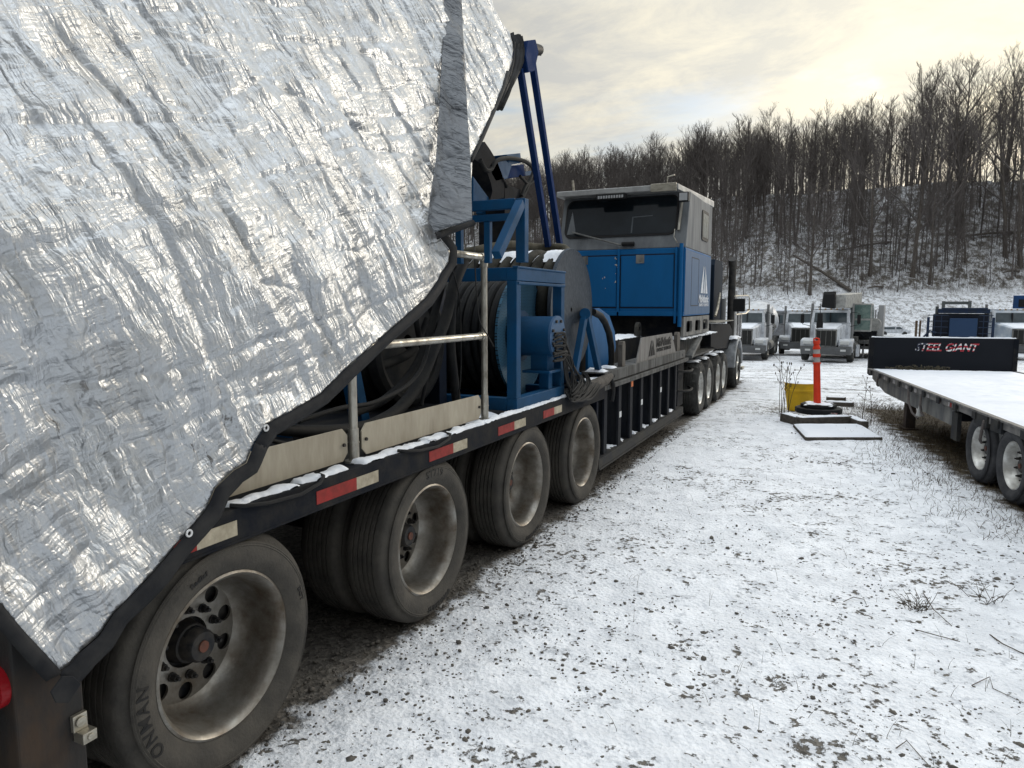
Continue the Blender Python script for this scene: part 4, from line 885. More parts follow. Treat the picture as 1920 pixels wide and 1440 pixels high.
# roof lamps
m = MB(); xm = wx0 + .44 * (wx1 - wx0); m.box(xm - .22, xm + .22, cy0 - .04, cy0 + .04, czt - .08, czt - .005); lb = m.build('light_bar', black_plain, cabin, bevel=.006)
m = MB()
for k in range(10): m.box(xm - .19 + k * .039, xm - .165 + k * .039, cy0 - .045, cy0 - .038, czt - .065, czt - .025)
m.build('lens', mat('lens_grey', (.35, .36, .37), .3), lb)
m = MB(); m.box(cxr - .10, cxr + .04, cy0 - .10, cy0 + .0, czt - .18, czt - .05); wl = m.build('work_lamp', black_plain, cabin, bevel=.01)
m = MB(); m.box(cxr - .085, cxr + .025, cy0 - .108, cy0 - .10, czt - .165, czt - .065); m.build('lens', mat('lens_grey', (.35, .36, .37), .3), wl)
m = MB(); m.box(cxr - .5, cxr - .14, cy0 - .06, cy0 - .022, czt - .02, czt + .09); m.build('roof_box', alu, cabin, bevel=.004)
m = MB(); m.tube([(cxr - .3, cy0 + .1, czt + .08), (cxr - .3, cy0 + .1, czt + .2), (cxr - .2, cy0 + .1, czt + .22)], .01, 6); m.tube([(cxl + .2, cy0 + .1, czt + .08), (cxl + .18, cy0 + .1, czt + .25)], .02, 6); m.build('aerial', alu, cabin)
# doors on the rear face
dm = cxl + W2 * .49
for a_, b_ in ((cxl + .12, dm - .02), (dm + .05, cxr - .16)):
    m = MB(); m.box(a_, b_, cy0 - .014, cy0 - .002, cz0 + .13, czm - .10); d_ = m.build('door', blue_cab, cabin, bevel=.004)
    m = MB(); g = .006
    m.box(a_ - .02, a_ - g, cy0 - .004, cy0 + .001, cz0 + .11, czm - .08); m.box(b_ + g, b_ + .02, cy0 - .004, cy0 + .001, cz0 + .11, czm - .08); m.box(a_ - g, b_ + g, cy0 - .004, cy0 + .001, cz0 + .11, cz0 + .124); m.box(a_ - g, b_ + g, cy0 - .004, cy0 + .001, czm - .094, czm - .08); m.build('seal', black_plain, d_)
    m = MB(); xq = (a_ + b_) / 2 - .04 if a_ < dm - 1 else (a_ + b_) / 2 - .1; m.box(xq - .06, xq + .06, cy0 - .022, cy0 - .0142, czm - .21, czm - .09); m.box(xq - .025, xq + .025, cy0 - .030, cy0 - .022, czm - .175, czm - .13); m.build('latch', steel_grey, d_, bevel=.003)
m = MB(); m.box(dm - .004, dm + .03, cy0 - .03, cy0 - .002, cz0, czm); m.build('door_post', blue_cab, cabin, bevel=.004)
m = MB(); m.cyl((cxr - .05, cy0 - .04, cz0 - .15), (cxr - .05, cy0 - .04, czm + .05), .028, n=12); m.cyl((cxr - .12, cy0 - .03, cz0 - .1), (cxr - .12, cy0 - .03, czm), .018, n=10); m.build('corner_pipe', blue_cab, cabin, smooth=True)
m = MB(); m.box(cxl, cxr, cy0 - .03, cy0 + .0, cz0, cz0 + .06); m.build('sill', blue_cab, cabin, bevel=.004)
# chips of paint
m = MB()
for k in range(14):
    xq = dm - .03 + random.uniform(-.02, .02) if k < 10 else random.uniform(cxl + .4, cxr - .3); zq = random.uniform(cz0 + .2, czm - .12); w_ = random.uniform(.004, .014); m.box(xq, xq + w_, cy0 - .0165, cy0 - .0145, zq, zq + w_ * random.uniform(.5, 2.4))
m.build('paint_chips', mat('chip', (.45, .42, .38), .7), cabin)
# side face: window, door outline, emblem
y_a, y_b = onx(1316, 400, cxr).y, onx(1328, 400, cxr).y
def sideprism(poly, x0, x1): m_ = MB(); m_.prism(poly, x0, x1); return m_
sideprism(rrect(y_a, y_b, onx(1320, 452, cxr).z, onx(1320, 395, cxr).z, .06), cxr - .01, cxr + .014).build('side_window_frame', black_plain, cabin)
sideprism(rrect(y_a + .05, y_b - .05, onx(1320, 452, cxr).z + .05, onx(1320, 395, cxr).z - .05, .04), cxr + .014, cxr + .018).build('side_window', mat('frosted_glass', (.20, .215, .21), .3, col2=(.10, .11, .10), sc=9), cabin)
m = MB(); m.box(cxr, cxr + .004, cy0 + .01, cy1 - .01, cz0 + .02, czm - .03); m.build('side_panel', blue_pale, cabin)
m = MB(); yy0, yy1 = cy0 + .45, cy0 + 1.0; zz0, zz1 = cz0 + .14, czm - .12
for q in ((yy0, yy0 + .012, zz0, zz1), (yy1, yy1 + .012, zz0, zz1), (yy0, yy1, zz0, zz0 + .012), (yy0, yy1, zz1, zz1 + .012)): m.box(cxr + .004, cxr + .006, *q)
m.build('door_gap', black_plain, cabin)
e0 = onx(1313, 540, cxr).y; e1 = onx(1325.5, 540, cxr).y
logo(cxr + .006, e0, onx(1318, 550, cxr).z, e1 - e0, onx(1320, 499, cxr).z - onx(1318, 550, cxr).z).build('emblem', wht, cabin)
tw = onx(1327.5, 560, cxr).y - onx(1309, 560, cxr).y
word('MidAtlantic', cxr + .006, onx(1309, 565, cxr).y, onx(1315, 567, cxr).z, .17, wht, cabin, .004, sx=tw / (.17 * 4.75))
word('ENERGY SERVICES', cxr + .006, onx(1310, 565, cxr).y, onx(1315, 574, cxr).z, .06, wht, cabin, .001, sx=tw / (.06 * 8.6))
# base with three openings, under the cabin
m = MB(); y0b, y1b = 10.12, 12.2; zb0, zb1 = 1.29, 1.565; hs = []
for k in range(3):
    yc = y0b + .42 + k * .66; hs.append(rrect(yc - .22, yc + .22, zb0 + .05, zb1 - .06, .06, 3))
m.prism([(y0b, zb0), (y1b, zb0), (y1b, zb1), (y0b, zb1)], -2.09, -2.05, 'X', hs); m.build('base_frame', steel_grey, cabin, bevel=.003)
m = MB(); m.box(cxl + .3, -2.12, 10.3, 12.1, 1.262, 1.575); m.build('undertray', steel_black, cabin)

# ================================================================== tractor unit ahead
trac = thing('tractor_unit', (-3.3, 13.5, 0), 'black road tractor hitched ahead of the long trailer, with tall exhaust stacks', 'truck')
for i, (px, py) in enumerate(((1308, 735), (1323.5, 725), (1340.5, 717.6), (1351.5, 714))):
    c_ = onx(px, py, -2.06); wheel_at(trac, -2.02, c_.y, .425, .43, .25, .26, tyre=rubber_far, rim=rim_far, dish=.06, fine=False, lug_tread=True)
    wheel_at(trac, -4.5, c_.y, .425, .43, .25, .26, side=-1, tyre=rubber_far, rim=rim_far, dish=.06, fine=False)
    snow_patch('snow_cap', -2.26, -2.04, c_.y - .16, c_.y + .16, .85, .02, trac, res=.03, seed=120 + i)
fy = onx(1379, 700, -2.05).y
fz_g = .0
wheel_at(trac, -2.02, fy, .41, .43, .26, .26, tyre=rubber_far, rim=rim_far, dish=-.02, fine=False, convex=True)
m = MB(); m.box(-3.7, -3.5, 10.6, 16.2, .55, .8); m.box(-2.9, -2.7, 10.6, 16.2, .55, .8); m.build('chassis', steel_black, trac)
m = MB(); m.box(-4.3, -2.6, 13.1, 15.2, .9, 2.7); m.build('cab', steel_black, trac, bevel=.06)
m = MB(); m.box(-4.0, -2.7, 15.2, 16.8, .8, 1.7); m.build('hood', white_truck, trac, bevel=.08)
# fender
arcp = [(fy + .62 * math.cos(t), .45 + .60 * math.sin(t)) for t in [PI * k / 12 for k in range(13)]]; arci = [(fy + .52 * math.cos(t), .45 + .50 * math.sin(t)) for t in [PI * k / 12 for k in range(12, -1, -1)]]
m = MB(); m.prism(arcp + arci, -2.35, -1.99); m.build('fender', mat('fender_grey', (.34, .36, .39), .4, col2=(.2, .21, .22), sc=5), trac, bevel=.02)
snow_patch('snow_cap', -2.34, -2.0, fy - .4, fy + .35, 1.03, .05, trac, res=.04, seed=130)
m = MB(); tkc = onx(1364, 703, -2.3).y; m.cyl((-2.35, tkc - .4, .55), (-2.35, tkc + .35, .55), .29, n=28); tank = m.build('fuel_tank', chrome, trac, smooth=True, bevel=.01)
m = MB()
for dy in (-.25, 0, .25): m.lathe([(tkc + dy - .02, .292), (tkc + dy - .02, .3), (tkc + dy + .02, .3), (tkc + dy + .02, .292)], (-2.35, 0, .55), 'Y', 28)
m.build('tank_band', steel_dark, tank)
m = MB(); m.box(-2.25, -2.02, tkc + .3, tkc + .62, .28, .34); m.build('step', alu, trac, bevel=.004)
# stacks: x from picture columns
def stack(px, ytop, ybot, r, mt, X, cap=None, nm='exhaust_stack'):
    a_ = onx(px, ytop, X); b_ = Vector((a_.x, a_.y, onx(px, ybot, X).z)); m_ = MB(); m_.cyl(b_, a_, r, n=20)
    if cap: m_.cyl(a_ + Vector((0, 0, -.02)), a_ + Vector((.0, -.09, .10)), r * 1.15, n=20)
    return m_.build(nm, mt, trac, smooth=True)
stack(1374, 495, 640, .075, mat('stack_dark', (.03, .03, .032), .5, .5, col2=(.07, .065, .06), sc=8), -2.2, True)
stack(1374, 545, 665, .10, chrome, -2.2, nm='heat_shield')
yq = onx(1344, 500, -2.5).y
def airbox(): 
    a_ = onx(1335.5, 490, -2.55); b_ = onx(1352, 490, -2.55); zb = onx(1343, 602, -2.55).z; zt_ = onx(1343, 488, -2.55).z
    m_ = MB(); m_.prism([(a_.y, zb), (b_.y, zb), (b_.y, zt_ - .12), (b_.y - .1, zt_), (a_.y + .1, zt_), (a_.y, zt_ - .12)], -2.75, -2.5); m_.build('air_duct', mat('duct_blue', (.010, .018, .032), .8, spec=.1), trac, bevel=.02)
airbox()
stack(1354, 560, 606, .09, mat('stack_grey', (.16, .165, .17), .5, .4), -2.5, nm='muffler')
m = MB(); m.tube([onx(1350, 550, -2.4), onx(1346, 575, -2.4), onx(1341, 592, -2.4)], .025, 8); m.build('strut', alu, trac)
pxprism([(1333, 607), (1368, 607), (1375, 622), (1368, 652), (1345, 655), (1333, 650)], -2.6, -2.15, steel_black, 'tool_box', trac, .01)
m = MB(); q0 = onx(1334, 606, -2.2); q1 = onx(1368, 606, -2.2); m.box(-2.6, -2.12, q0.y, q1.y, q0.z, q0.z + .015); m.build('box_lid', rail_m, trac)
# mirror and its bracket
MY = onx(1398, 600, -1.75).y
m = MB(); m.tube([onx(x, y, -1.8) for x, y in ((1378, 555), (1402, 554), (1405, 558), (1405, 582), (1398, 588), (1380, 590))], .014, 6); m.build('mirror_bracket', alu, trac)
m = MB(); a_ = onx(1391, 560, -1.8); b_ = onx(1403, 560, -1.8); z0_, z1_ = onx(1397, 584, -1.8).z, onx(1397, 560, -1.8).z; m.prism([(a_.x - .16, z0_), (a_.x + .06, z0_), (a_.x + .06, z1_), (a_.x - .16, z1_)], a_.y, a_.y + .09, 'Y'); m.build('mirror', black_plain, trac, bevel=.02)
m = MB()
for k in range(3): m.cyl((-2.15 + .02 * k, onx(1379 + k * 3, 600, -2.15).y, 1.0), (-2.15 + .02 * k, onx(1379 + k * 3, 600, -2.15).y, 1.7 - .1 * k), .03, n=10)
m.build('grab_rail', chrome, trac, smooth=True)

# ================================================================== flatbed trailer on the right
FA = R(10); FP = onz(1832, 905)
flat = thing('flatbed_trailer', (FP.x, FP.y, 0), 'low flatbed trailer with a snow covered deck and a black bulkhead reading STEEL GIANT', 'trailer', rz=FA)
# local frame: x to the right of heading, y forward; wheels outer face at x=0
def FW(x, y, z): return Vector((FP.x + x * math.cos(FA) - y * math.sin(FA), FP.y + x * math.sin(FA) + y * math.cos(FA), z))
class LB(MB):
    def build(s, *a, **k): s.v = [tuple(FW(*v)) for v in s.v]; return MB.build(s, *a, **k)
def fl(px, py):     # picture point on the flatbed's left side plane -> local (y, z)
    d = ray(px, py); nrm = Vector((math.cos(FA), math.sin(FA), 0)); t = ((Vector((FP.x, FP.y, 0)) - C0).dot(nrm)) / d.dot(nrm); P = C0 + d * t
    return (P - Vector((FP.x, FP.y, 0))).dot(Vector((-math.sin(FA), math.cos(FA), 0))), P.z
DZ = .715; LEN = 4.83; WID = 2.03; BZ = .50
m = LB(); m.box(0, WID, -3.0, LEN - .03, DZ - .10, DZ - .012); m.build('deck', steel_dark, flat, bevel=.004)
m = LB(); m.box(-.03, .0, -3.0, LEN, DZ - .085, DZ - .02); m.box(-.045, .01, -3.0, LEN, DZ - .02, DZ); m.box(WID, WID + .03, -3, LEN, DZ - .08, DZ); m.build('side_rail', mat('weathered_rail', (.10, .10, .10), .6, .2, col2=(.22, .21, .20), sc=9), flat, bevel=.003)
m = LB(); m.box(.03, .07, .85, LEN - .9, DZ - .30, DZ - .10); m.prism([(LEN - .9, DZ - .3), (LEN - .9, DZ - .1), (LEN - .02, DZ - .1), (LEN - .02, DZ - .17)], .03, .07); m.box(.5, .6, -3, LEN - .3, DZ - .32, DZ - .1); m.box(WID - .6, WID - .5, -3, LEN - .3, DZ - .32, DZ - .1); m.box(.05, .09, -.6, .2, DZ - .26, DZ - .1); m.build('side_frame', steel_grey, flat, bevel=.003)
m = LB(); m.box(-.02, WID + .02, LEN - .02, LEN + .05, DZ - .12, DZ + BZ); 
bulk = m.build('bulkhead', bulk_m, flat, bevel=.006)
for x0_ in (-.035, WID - .03): m = LB(); m.box(x0_, x0_ + .065, LEN - .03, LEN + .06, DZ - .1, DZ + BZ + .002); m.build('end_post', steel_black, bulk, bevel=.004)
def snow_local(nm, x0, x1, y0, y1, z, h, res, rag, seed, par):
    o = snow_patch(nm, x0, x1, y0, y1, z, h, None, res, rag, seed=seed); me = o.data; co = np.empty(len(me.vertices) * 3, np.float32); me.vertices.foreach_get('co', co); co = co.reshape(-1, 3)
    W_ = np.stack([FP.x + co[:, 0] * math.cos(FA) - co[:, 1] * math.sin(FA), FP.y + co[:, 0] * math.sin(FA) + co[:, 1] * math.cos(FA), co[:, 2]], 1); me.vertices.foreach_set('co', W_.astype(np.float32).ravel()); me.transform(chain(par).inverted()); o.parent = par; return o
snow_local('snow_cover', -.03, WID, -3.0, LEN - .03, DZ - .001, .022, .03, .0, 5, flat)
snow_local('snow_line', -.02, WID + .02, LEN - .02, LEN + .05, DZ + BZ, .018, .02, .0, 6, bulk)
for k in range(12):
    y_ = LEN - .35 - k * .56
    m = LB(); m.box(-.062, -.046, y_, y_ + .09, DZ - .085, DZ - .012); m.build('stake_pocket', steel_dark, flat, bevel=.002)
# flag patterned writing
def flag_mat():
    m_ = bpy.data.materials.new('flag_letters'); m_.use_nodes = True; n = m_.node_tree.nodes; l = m_.node_tree.links; b = n['Principled BSDF']; b.inputs['Roughness'].default_value = .5
    tc = n.new('ShaderNodeTexCoord'); sep = n.new('ShaderNodeSeparateXYZ'); l.new(tc.outputs['Object'], sep.inputs[0])
    def M(op, a, c=0.):
        q = n.new('ShaderNodeMath'); q.operation = op
        for i, v in enumerate((a, c)):
            if isinstance(v, (int, float)): q.inputs[i].default_value = v
            else: l.new(v, q.inputs[i])
        return q.outputs[0]
    X, Y, Z = sep.outputs
    wave = M('MULTIPLY', M('SINE', M('MULTIPLY', X, 8.5)), .03); zz = M('ADD', M('ADD', Z, wave), M('MULTIPLY', X, -.05))
    st = M('GREATER_THAN', M('SINE', M('MULTIPLY', zz, 100.0)), 0.0)
    c1 = n.new('ShaderNodeMix'); c1.data_type = 'RGBA'; l.new(st, c1.inputs[0]); c1.inputs[6].default_value = (.42, .015, .03, 1); c1.inputs[7].default_value = (.75, .75, .75, 1)
    mp = n.new('ShaderNodeMapping'); mp.inputs['Scale'].default_value = (20, 0, 24); mp.inputs['Rotation'].default_value = (0, R(30), 0); l.new(tc.outputs['Object'], mp.inputs[0])
    v = n.new('ShaderNodeTexVoronoi'); v.inputs['Scale'].default_value = 1; v.inputs['Randomness'].default_value = .25; l.new(mp.outputs[0], v.inputs[0])
    c2 = n.new('ShaderNodeMix'); c2.data_type = 'RGBA'; l.new(M('LESS_THAN', v.outputs[0], .34), c2.inputs[0]); c2.inputs[6].default_value = (.022, .028, .06, 1); c2.inputs[7].default_value = (.75, .75, .78, 1)
    c3 = n.new('ShaderNodeMix'); c3.data_type = 'RGBA'; l.new(M('GREATER_THAN', M('ADD', X, M('MULTIPLY', Z, -.9)), WID * .5 - .40 - .9 * .0 - .9 * (DZ + .2)), c3.inputs[0]); l.new(c2.outputs[2], c3.inputs[6]); l.new(c1.outputs[2], c3.inputs[7]); l.new(c3.outputs[2], b.inputs['Base Color']); return m_
def flat_words():
    me = text_me('STEEL GIANT', .175, .0015, .004, .35, 'LEFT', 1.0); xs = [v.co.x for v in me.vertices]; w_ = max(xs) - min(xs); tgt = .90
    out = LB(); out.add([(WID * .31 + (v.co.x - min(xs)) * tgt / w_, LEN - .0225 - (v.co.z), DZ + BZ - .205 + v.co.y) for v in me.vertices], [tuple(p.vertices) for p in me.polygons]); return out.build('lettering', flag_mat(), bulk)
flat_words()
for i, yw in enumerate((0.0, -.77)):
    # wheels: build in world at the origin frame then turn with the trailer
    pass
def flat_wheel(yw):
    before = set(bpy.data.objects); tmp = bpy.data.objects.new('tmp', None); COL.objects.link(tmp)
    w1 = wheel_at(tmp, 0.0, yw, .345, .345, .22, .215, side=-1, tyre=mat('rubber_blue', (.035, .036, .04), .8, col2=(.075, .075, .078), amt=.45, sc=6, bump=.3, bsc=80), rim=rim_far, dish=.10, fine=True, drum=True)
    w2 = wheel_at(tmp, .26, yw, .345, .345, .22, .215, side=-1, rim=hub_m, dish=.04, fine=True, drum=False)
    for w_ in (w1, w2): w_.parent = flat
    w3 = wheel_at(tmp, WID, yw, .345, .345, .22, .215, side=1, fine=False); w3.parent = flat
    bpy.data.objects.remove(tmp)
# wheel_at with side=-1 has its outer face toward -X and tyre toward +X, the flatbed's left side
for yw in (0.0, -.78, -1.56): flat_wheel(yw)
m = LB(); 
for yw in (0, -.78, -1.56): m.cyl((.3, yw, .345), (WID - .3, yw, .345), .05, n=12)
m.build('axles', steel_black, flat)
# landing leg, straps, boxes, tapes
ly0 = fl(1676, 775)[0]
m = LB(); m.box(.12, .24, ly0 - .16, ly0 - .02, 0.02, DZ - .1); m.box(.08, .28, ly0 - .2, ly0 + .02, 0, .03); m.box(WID - .24, WID - .12, ly0 - .16, ly0 - .02, 0.0, DZ - .1); m.bar((.18, ly0 - .1, .4), (WID - .18, ly0 - .1, .4), .06); m.build('landing_leg', mat('leg_rust', (.035, .028, .026), .7, col2=(.07, .05, .04), sc=9), flat, bevel=.004)
for px in (1700, 1722, 1745):
    y_ = fl(px, 740)[0]; m = LB(); m.cyl((.25, y_, DZ - .24), (.7, y_, DZ - .24), .11, n=18); m.build('winch_drum', steel_black, flat, smooth=True, bevel=.01)
m = LB(); y_ = fl(1655, 715)[0]; m.lathe([(y_ - .05 + .05 * math.cos(t), .10 + .03 * math.sin(t)) for t in [2 * PI * k / 8 for k in range(8)]], (.2, 0, DZ - .22), 'Y', 18, True); m.build('spare_coil', rubber, flat, smooth=True)
for (y_, z_, dy, dz_, sl_) in ((fl(1712, 720)[0], DZ - .05, .38, .34, 0), (fl(1737, 728)[0], DZ - .06, .06, .26, 0), (fl(1655, 690)[0], DZ - .06, -.12, .16, 0), (fl(1857, 790)[0], DZ - .06, -.12, .24, 0)):
    m = LB(); m.tube([(-.05, y_, z_), (-.06, y_ - dy * .2, z_ - dz_ * .5), (-.05, y_ - dy * .6, z_ - dz_ * .85), (-.02, y_ - dy, z_ - dz_)], .013, 6); m.build('strap', mat('strap_grey', (.09, .08, .08), .8, col2=(.16, .14, .13), sc=15), flat, smooth=True)
m = LB(); y_ = fl(1735, 755)[0]; m.cyl((-.05, y_, DZ - .19), (-.05, y_ + .03, DZ - .33), .014, .04, n=10); m.build('strap_tail', mat('pale_strap', (.4, .4, .39), .7), flat, smooth=True)
m = LB(); y0_ = fl(1793, 790)[0]; m.box(-.02, .02, y0_ - .1, y0_ + .08, .30, DZ - .12); m.build('mud_flap', steel_dark, flat)
for px, c_ in ((1662, 'w'), (1680, 'w'), (1704, 'w'), (1722, 'w'), (1746, 'w'), (1765, 'w'), (1769, 'r'), (1787, 'w'), (1791, 'r'), (1850, 'w')):
    y_ = fl(px, 730)[0]; m = LB(); k_ = .10 if c_ == 'w' and px < 1760 else .05; m.box(-.0335, -.031, y_ - k_ / 2, y_ + k_ / 2, DZ - .078, DZ - .03); m.build('reflective_tape', mat('tape_pale', (.38, .37, .36), .5, col2=(.22, .2, .2), sc=25) if c_ == 'w' else tape_red, flat)
m = LB(); y_ = fl(1845, 775)[0]; m.box(-.05, .02, y_ - .22, y_ + .1, DZ - .13, DZ - .02); m.box(-.045, .02, y_ - .55, y_ - .3, DZ - .13, DZ - .02); m.build('side_box', steel_dark, flat, bevel=.004)
# chain heap on the flatbed
ch = thing('chain_heap', FW(.62, LEN - .35, DZ), 'two small heaps of dark chain on the snowy flatbed below the bulkhead', 'chain')
for bx, by in ((.42, LEN - .28), (.86, LEN - .3), (.6, LEN - .32)):
    m = LB()
    for k in range(34):
        x_ = bx + random.gauss(0, .09); y_ = by + random.gauss(0, .03); z_ = DZ + .012 + abs(random.gauss(0, .02)); t = random.random() * PI
        m.lathe([(.007 * math.cos(a), .024 + .007 * math.sin(a)) for a in [2 * PI * j / 6 for j in range(6)]], (x_, y_, z_), random.choice('XYZ'), 10, True)
    m.build('chain', mat('chain_m', (.04, .036, .028), .7, col2=(.08, .07, .045), sc=30), ch, smooth=True)
o = LB(); o.box(1.95, 2.15, -.4, .1, DZ + .015, DZ + .035); tag(o.build('wood_block', wood), 'small dark offcut of wood lying in the snow on the flatbed', 'wood')

# ================================================================== marker post, tub, timbers, board
p = Vector((-.29, 11.54, 0)); 
delin = thing('marker_post', (p.x, p.y, .27), 'bright orange tubular marker post with two grey reflective bands on a black base', 'marker post')
ht = onx(1530, 636, p.x).z; ht = ony(1530, 634, p.y).z
def dl(z): return Vector((p.x - .02 - (z - .27) * .055, p.y, z))
z0 = .27; HH = ht - z0
def seg(a_, b_, r0, r1, nm, mt, par=delin): m_ = MB(); m_.cyl(dl(z0 + a_ * HH), dl(z0 + b_ * HH), r0, r1, n=24); return m_.build(nm, mt, par, smooth=True)
tube_ = seg(0, .60, .052, .048, 'tube', orange_m); seg(.60, .63, .056, .056, 'collar', orange_m, tube_); seg(.63, .71, .047, .047, 'reflective_band', reflect_m); seg(.71, .76, .054, .054, 'collar', orange_m, tube_); seg(.76, .83, .047, .047, 'reflective_band', reflect_m); seg(.83, .86, .054, .054, 'collar', orange_m, tube_); seg(.86, .91, .047, .036, 'neck', orange_m, tube_); seg(.91, .96, .048, .05, 'cap', orange_m, tube_)
m = MB(); m.tube([dl(z0 + .95 * HH) + Vector((-.035, 0, 0)), dl(z0 + .99 * HH) + Vector((-.035, 0, 0)), dl(z0 + 1.0 * HH), dl(z0 + .99 * HH) + Vector((.035, 0, 0)), dl(z0 + .95 * HH) + Vector((.035, 0, 0))], .012, 8); m.build('handle', orange_m, tube_, smooth=True)
m = MB()
for i in range(1): m.prism([(p.x + .26 * math.cos(t) * (1 + .0), p.y + .26 * math.sin(t)) for t in [2 * PI * k / 8 + .2 for k in range(8)]], .21, .262, 'Z'); m.prism([(p.x + .33 * math.cos(t), p.y + .33 * math.sin(t)) for t in [2 * PI * k / 14 for k in range(14)]], .125, .205, 'Z')
m.build('rubber_base', mat('base_rubber', (.015, .016, .018), .7), delin, bevel=.012)
snow_patch('snow_patch', p.x - .2, p.x + .2, p.y - .2, p.y + .2, .262, .012, delin, res=.02, seed=140); 
tub = thing('tub', (-.60, 12.55, 0), 'yellow plastic tub filled with snow, standing behind the orange marker post', 'tub')
tc_ = Vector((-.60, 12.45, 0)); tzt = ony(1500, 717, tc_.y).z; r_t = .245
m = MB(); m.lathe([(.0, r_t * .75), (tzt * .70, r_t * .93), (tzt * .72, r_t * 1.0), (tzt * .78, r_t * 1.01), (tzt * .80, r_t * .98), (tzt * .97, r_t * 1.0), (tzt * .985, r_t * 1.04), (tzt, r_t * 1.03), (tzt - .005, r_t * .97), (tzt * .9, r_t * .93)], (tc_.x, tc_.y, 0), 'Z', 48); m.build('bucket', yellow_m, tub, smooth=True)
m = MB(); m.lathe([(tzt - .04, r_t * .95), (tzt + .002, r_t * 1.02), (tzt + .018, r_t * .8), (tzt + .026, r_t * .4), (tzt + .028, 0.001)], (tc_.x, tc_.y, 0), 'Z', 40); m.build('snow_fill', snow, tub, smooth=True)
def beam(nm, a_, b_, w, h, lab, z=0, dz=0):
    v = Vector((b_[0] - a_[0], b_[1] - a_[1], 0)); m_ = MB(); m_.bar((a_[0], a_[1], z + h / 2), (b_[0], b_[1], z + dz + h / 2), w, h); o_ = m_.build(nm, wood, None, bevel=.008); tag(o_, lab, 'timber'); 
    L = v.length; n_ = int(L / .03); d = v.normalized(); s_ = Vector((-d.y, d.x, 0)); V_ = []
    for i in range(n_ + 1):
        for j in range(7): 
            f_ = j / 6; e = min(i, n_ - i) / 2; e2 = min(j, 6 - j) / 1.0; k = min(1, e, e2); q = Vector((a_[0], a_[1], 0)) + v * (i / n_) + s_ * w * .98 * (f_ - .5); V_.append((q.x, q.y, z + dz * i / n_ + h - .004 + .016 * k * (1 + .5 * noise.noise((q.x * 9, q.y * 9, 0)))))
    sm = MB(); sm.add(V_, [(i * 7 + j, i * 7 + j + 1, (i + 1) * 7 + j + 1, (i + 1) * 7 + j) for i in range(n_) for j in range(6)]); sm.build('snow_cap', snow, o_, smooth=True); return o_
q = lambda x, y, z=0: (onz(x, y, z).x, onz(x, y, z).y)
beam('timber', q(1470, 790), q(1503, 800), .14, .13, 'grey timber end jutting left under the black post base')
beam('timber', q(1495, 800), q(1592, 797), .12, .14, 'long grey timber in front of the orange post, ribbon on it')
beam('timber', q(1590, 794), q(1620, 806), .12, .12, 'short grey timber at the right end of the timber frame')
beam('timber', q(1545, 775), q(1600, 778), .10, .07, 'thin snowy plank behind the black post base, lower of two', z=.13)
beam('timber', q(1548, 768), q(1585, 770), .08, .06, 'thin snowy plank behind the black post base, upper of two', z=.16)
m = MB(); bp_ = [onz(x, y, .05) for x, y in ((1487, 795), (1612, 795), (1655, 820), (1510, 820))]; m.prism([(v.x, v.y) for v in bp_], .01, .05, 'Z'); brd = m.build('board', wood, None, bevel=.004); tag(brd, 'flat sheet of board covered with smooth snow lying in front of the timbers', 'board')
def quad_snow(P4, z, h, par, nm='snow_cover'):
    n1, n2 = 46, 24; V_ = []
    for i in range(n1):
        for j in range(n2):
            u, v = i / (n1 - 1), j / (n2 - 1); a_ = P4[0].lerp(P4[1], u); b_ = P4[3].lerp(P4[2], u); q_ = a_.lerp(b_, v); k = min(1, min(i, n1 - 1 - i, j, n2 - 1 - j) / 2)
            V_.append((q_.x, q_.y, z + h * k * (1 + .3 * noise.noise((q_.x * 5, q_.y * 5, 2)))))
    m_ = MB(); m_.add(V_, [(i * n2 + j, i * n2 + j + 1, (i + 1) * n2 + j + 1, (i + 1) * n2 + j) for i in range(n1 - 1) for j in range(n2 - 1)]); return m_.build(nm, snow_clean, par, smooth=True)
quad_snow(bp_, .047, .022, brd)
rb = MB()
for k in range(7):
    x_, y_ = q(1548 + random.uniform(-6, 10), 790 + random.uniform(-4, 6)); rb.tube([(x_, y_, .16), (x_ + random.uniform(-.08, .12), y_ - .05, .17), (x_ + random.uniform(-.1, .16), y_ - .1, .10), (x_ + random.uniform(-.1, .2), y_ - .12, .06)], .006, 5)
tag(rb.build('ribbon', mat('ribbon_red', (.25, .03, .04), .6, col2=(.6, .55, .5), sc=14), None, smooth=True), 'scrap of red and white ribbon tangled on the timber before the orange post', 'ribbon')

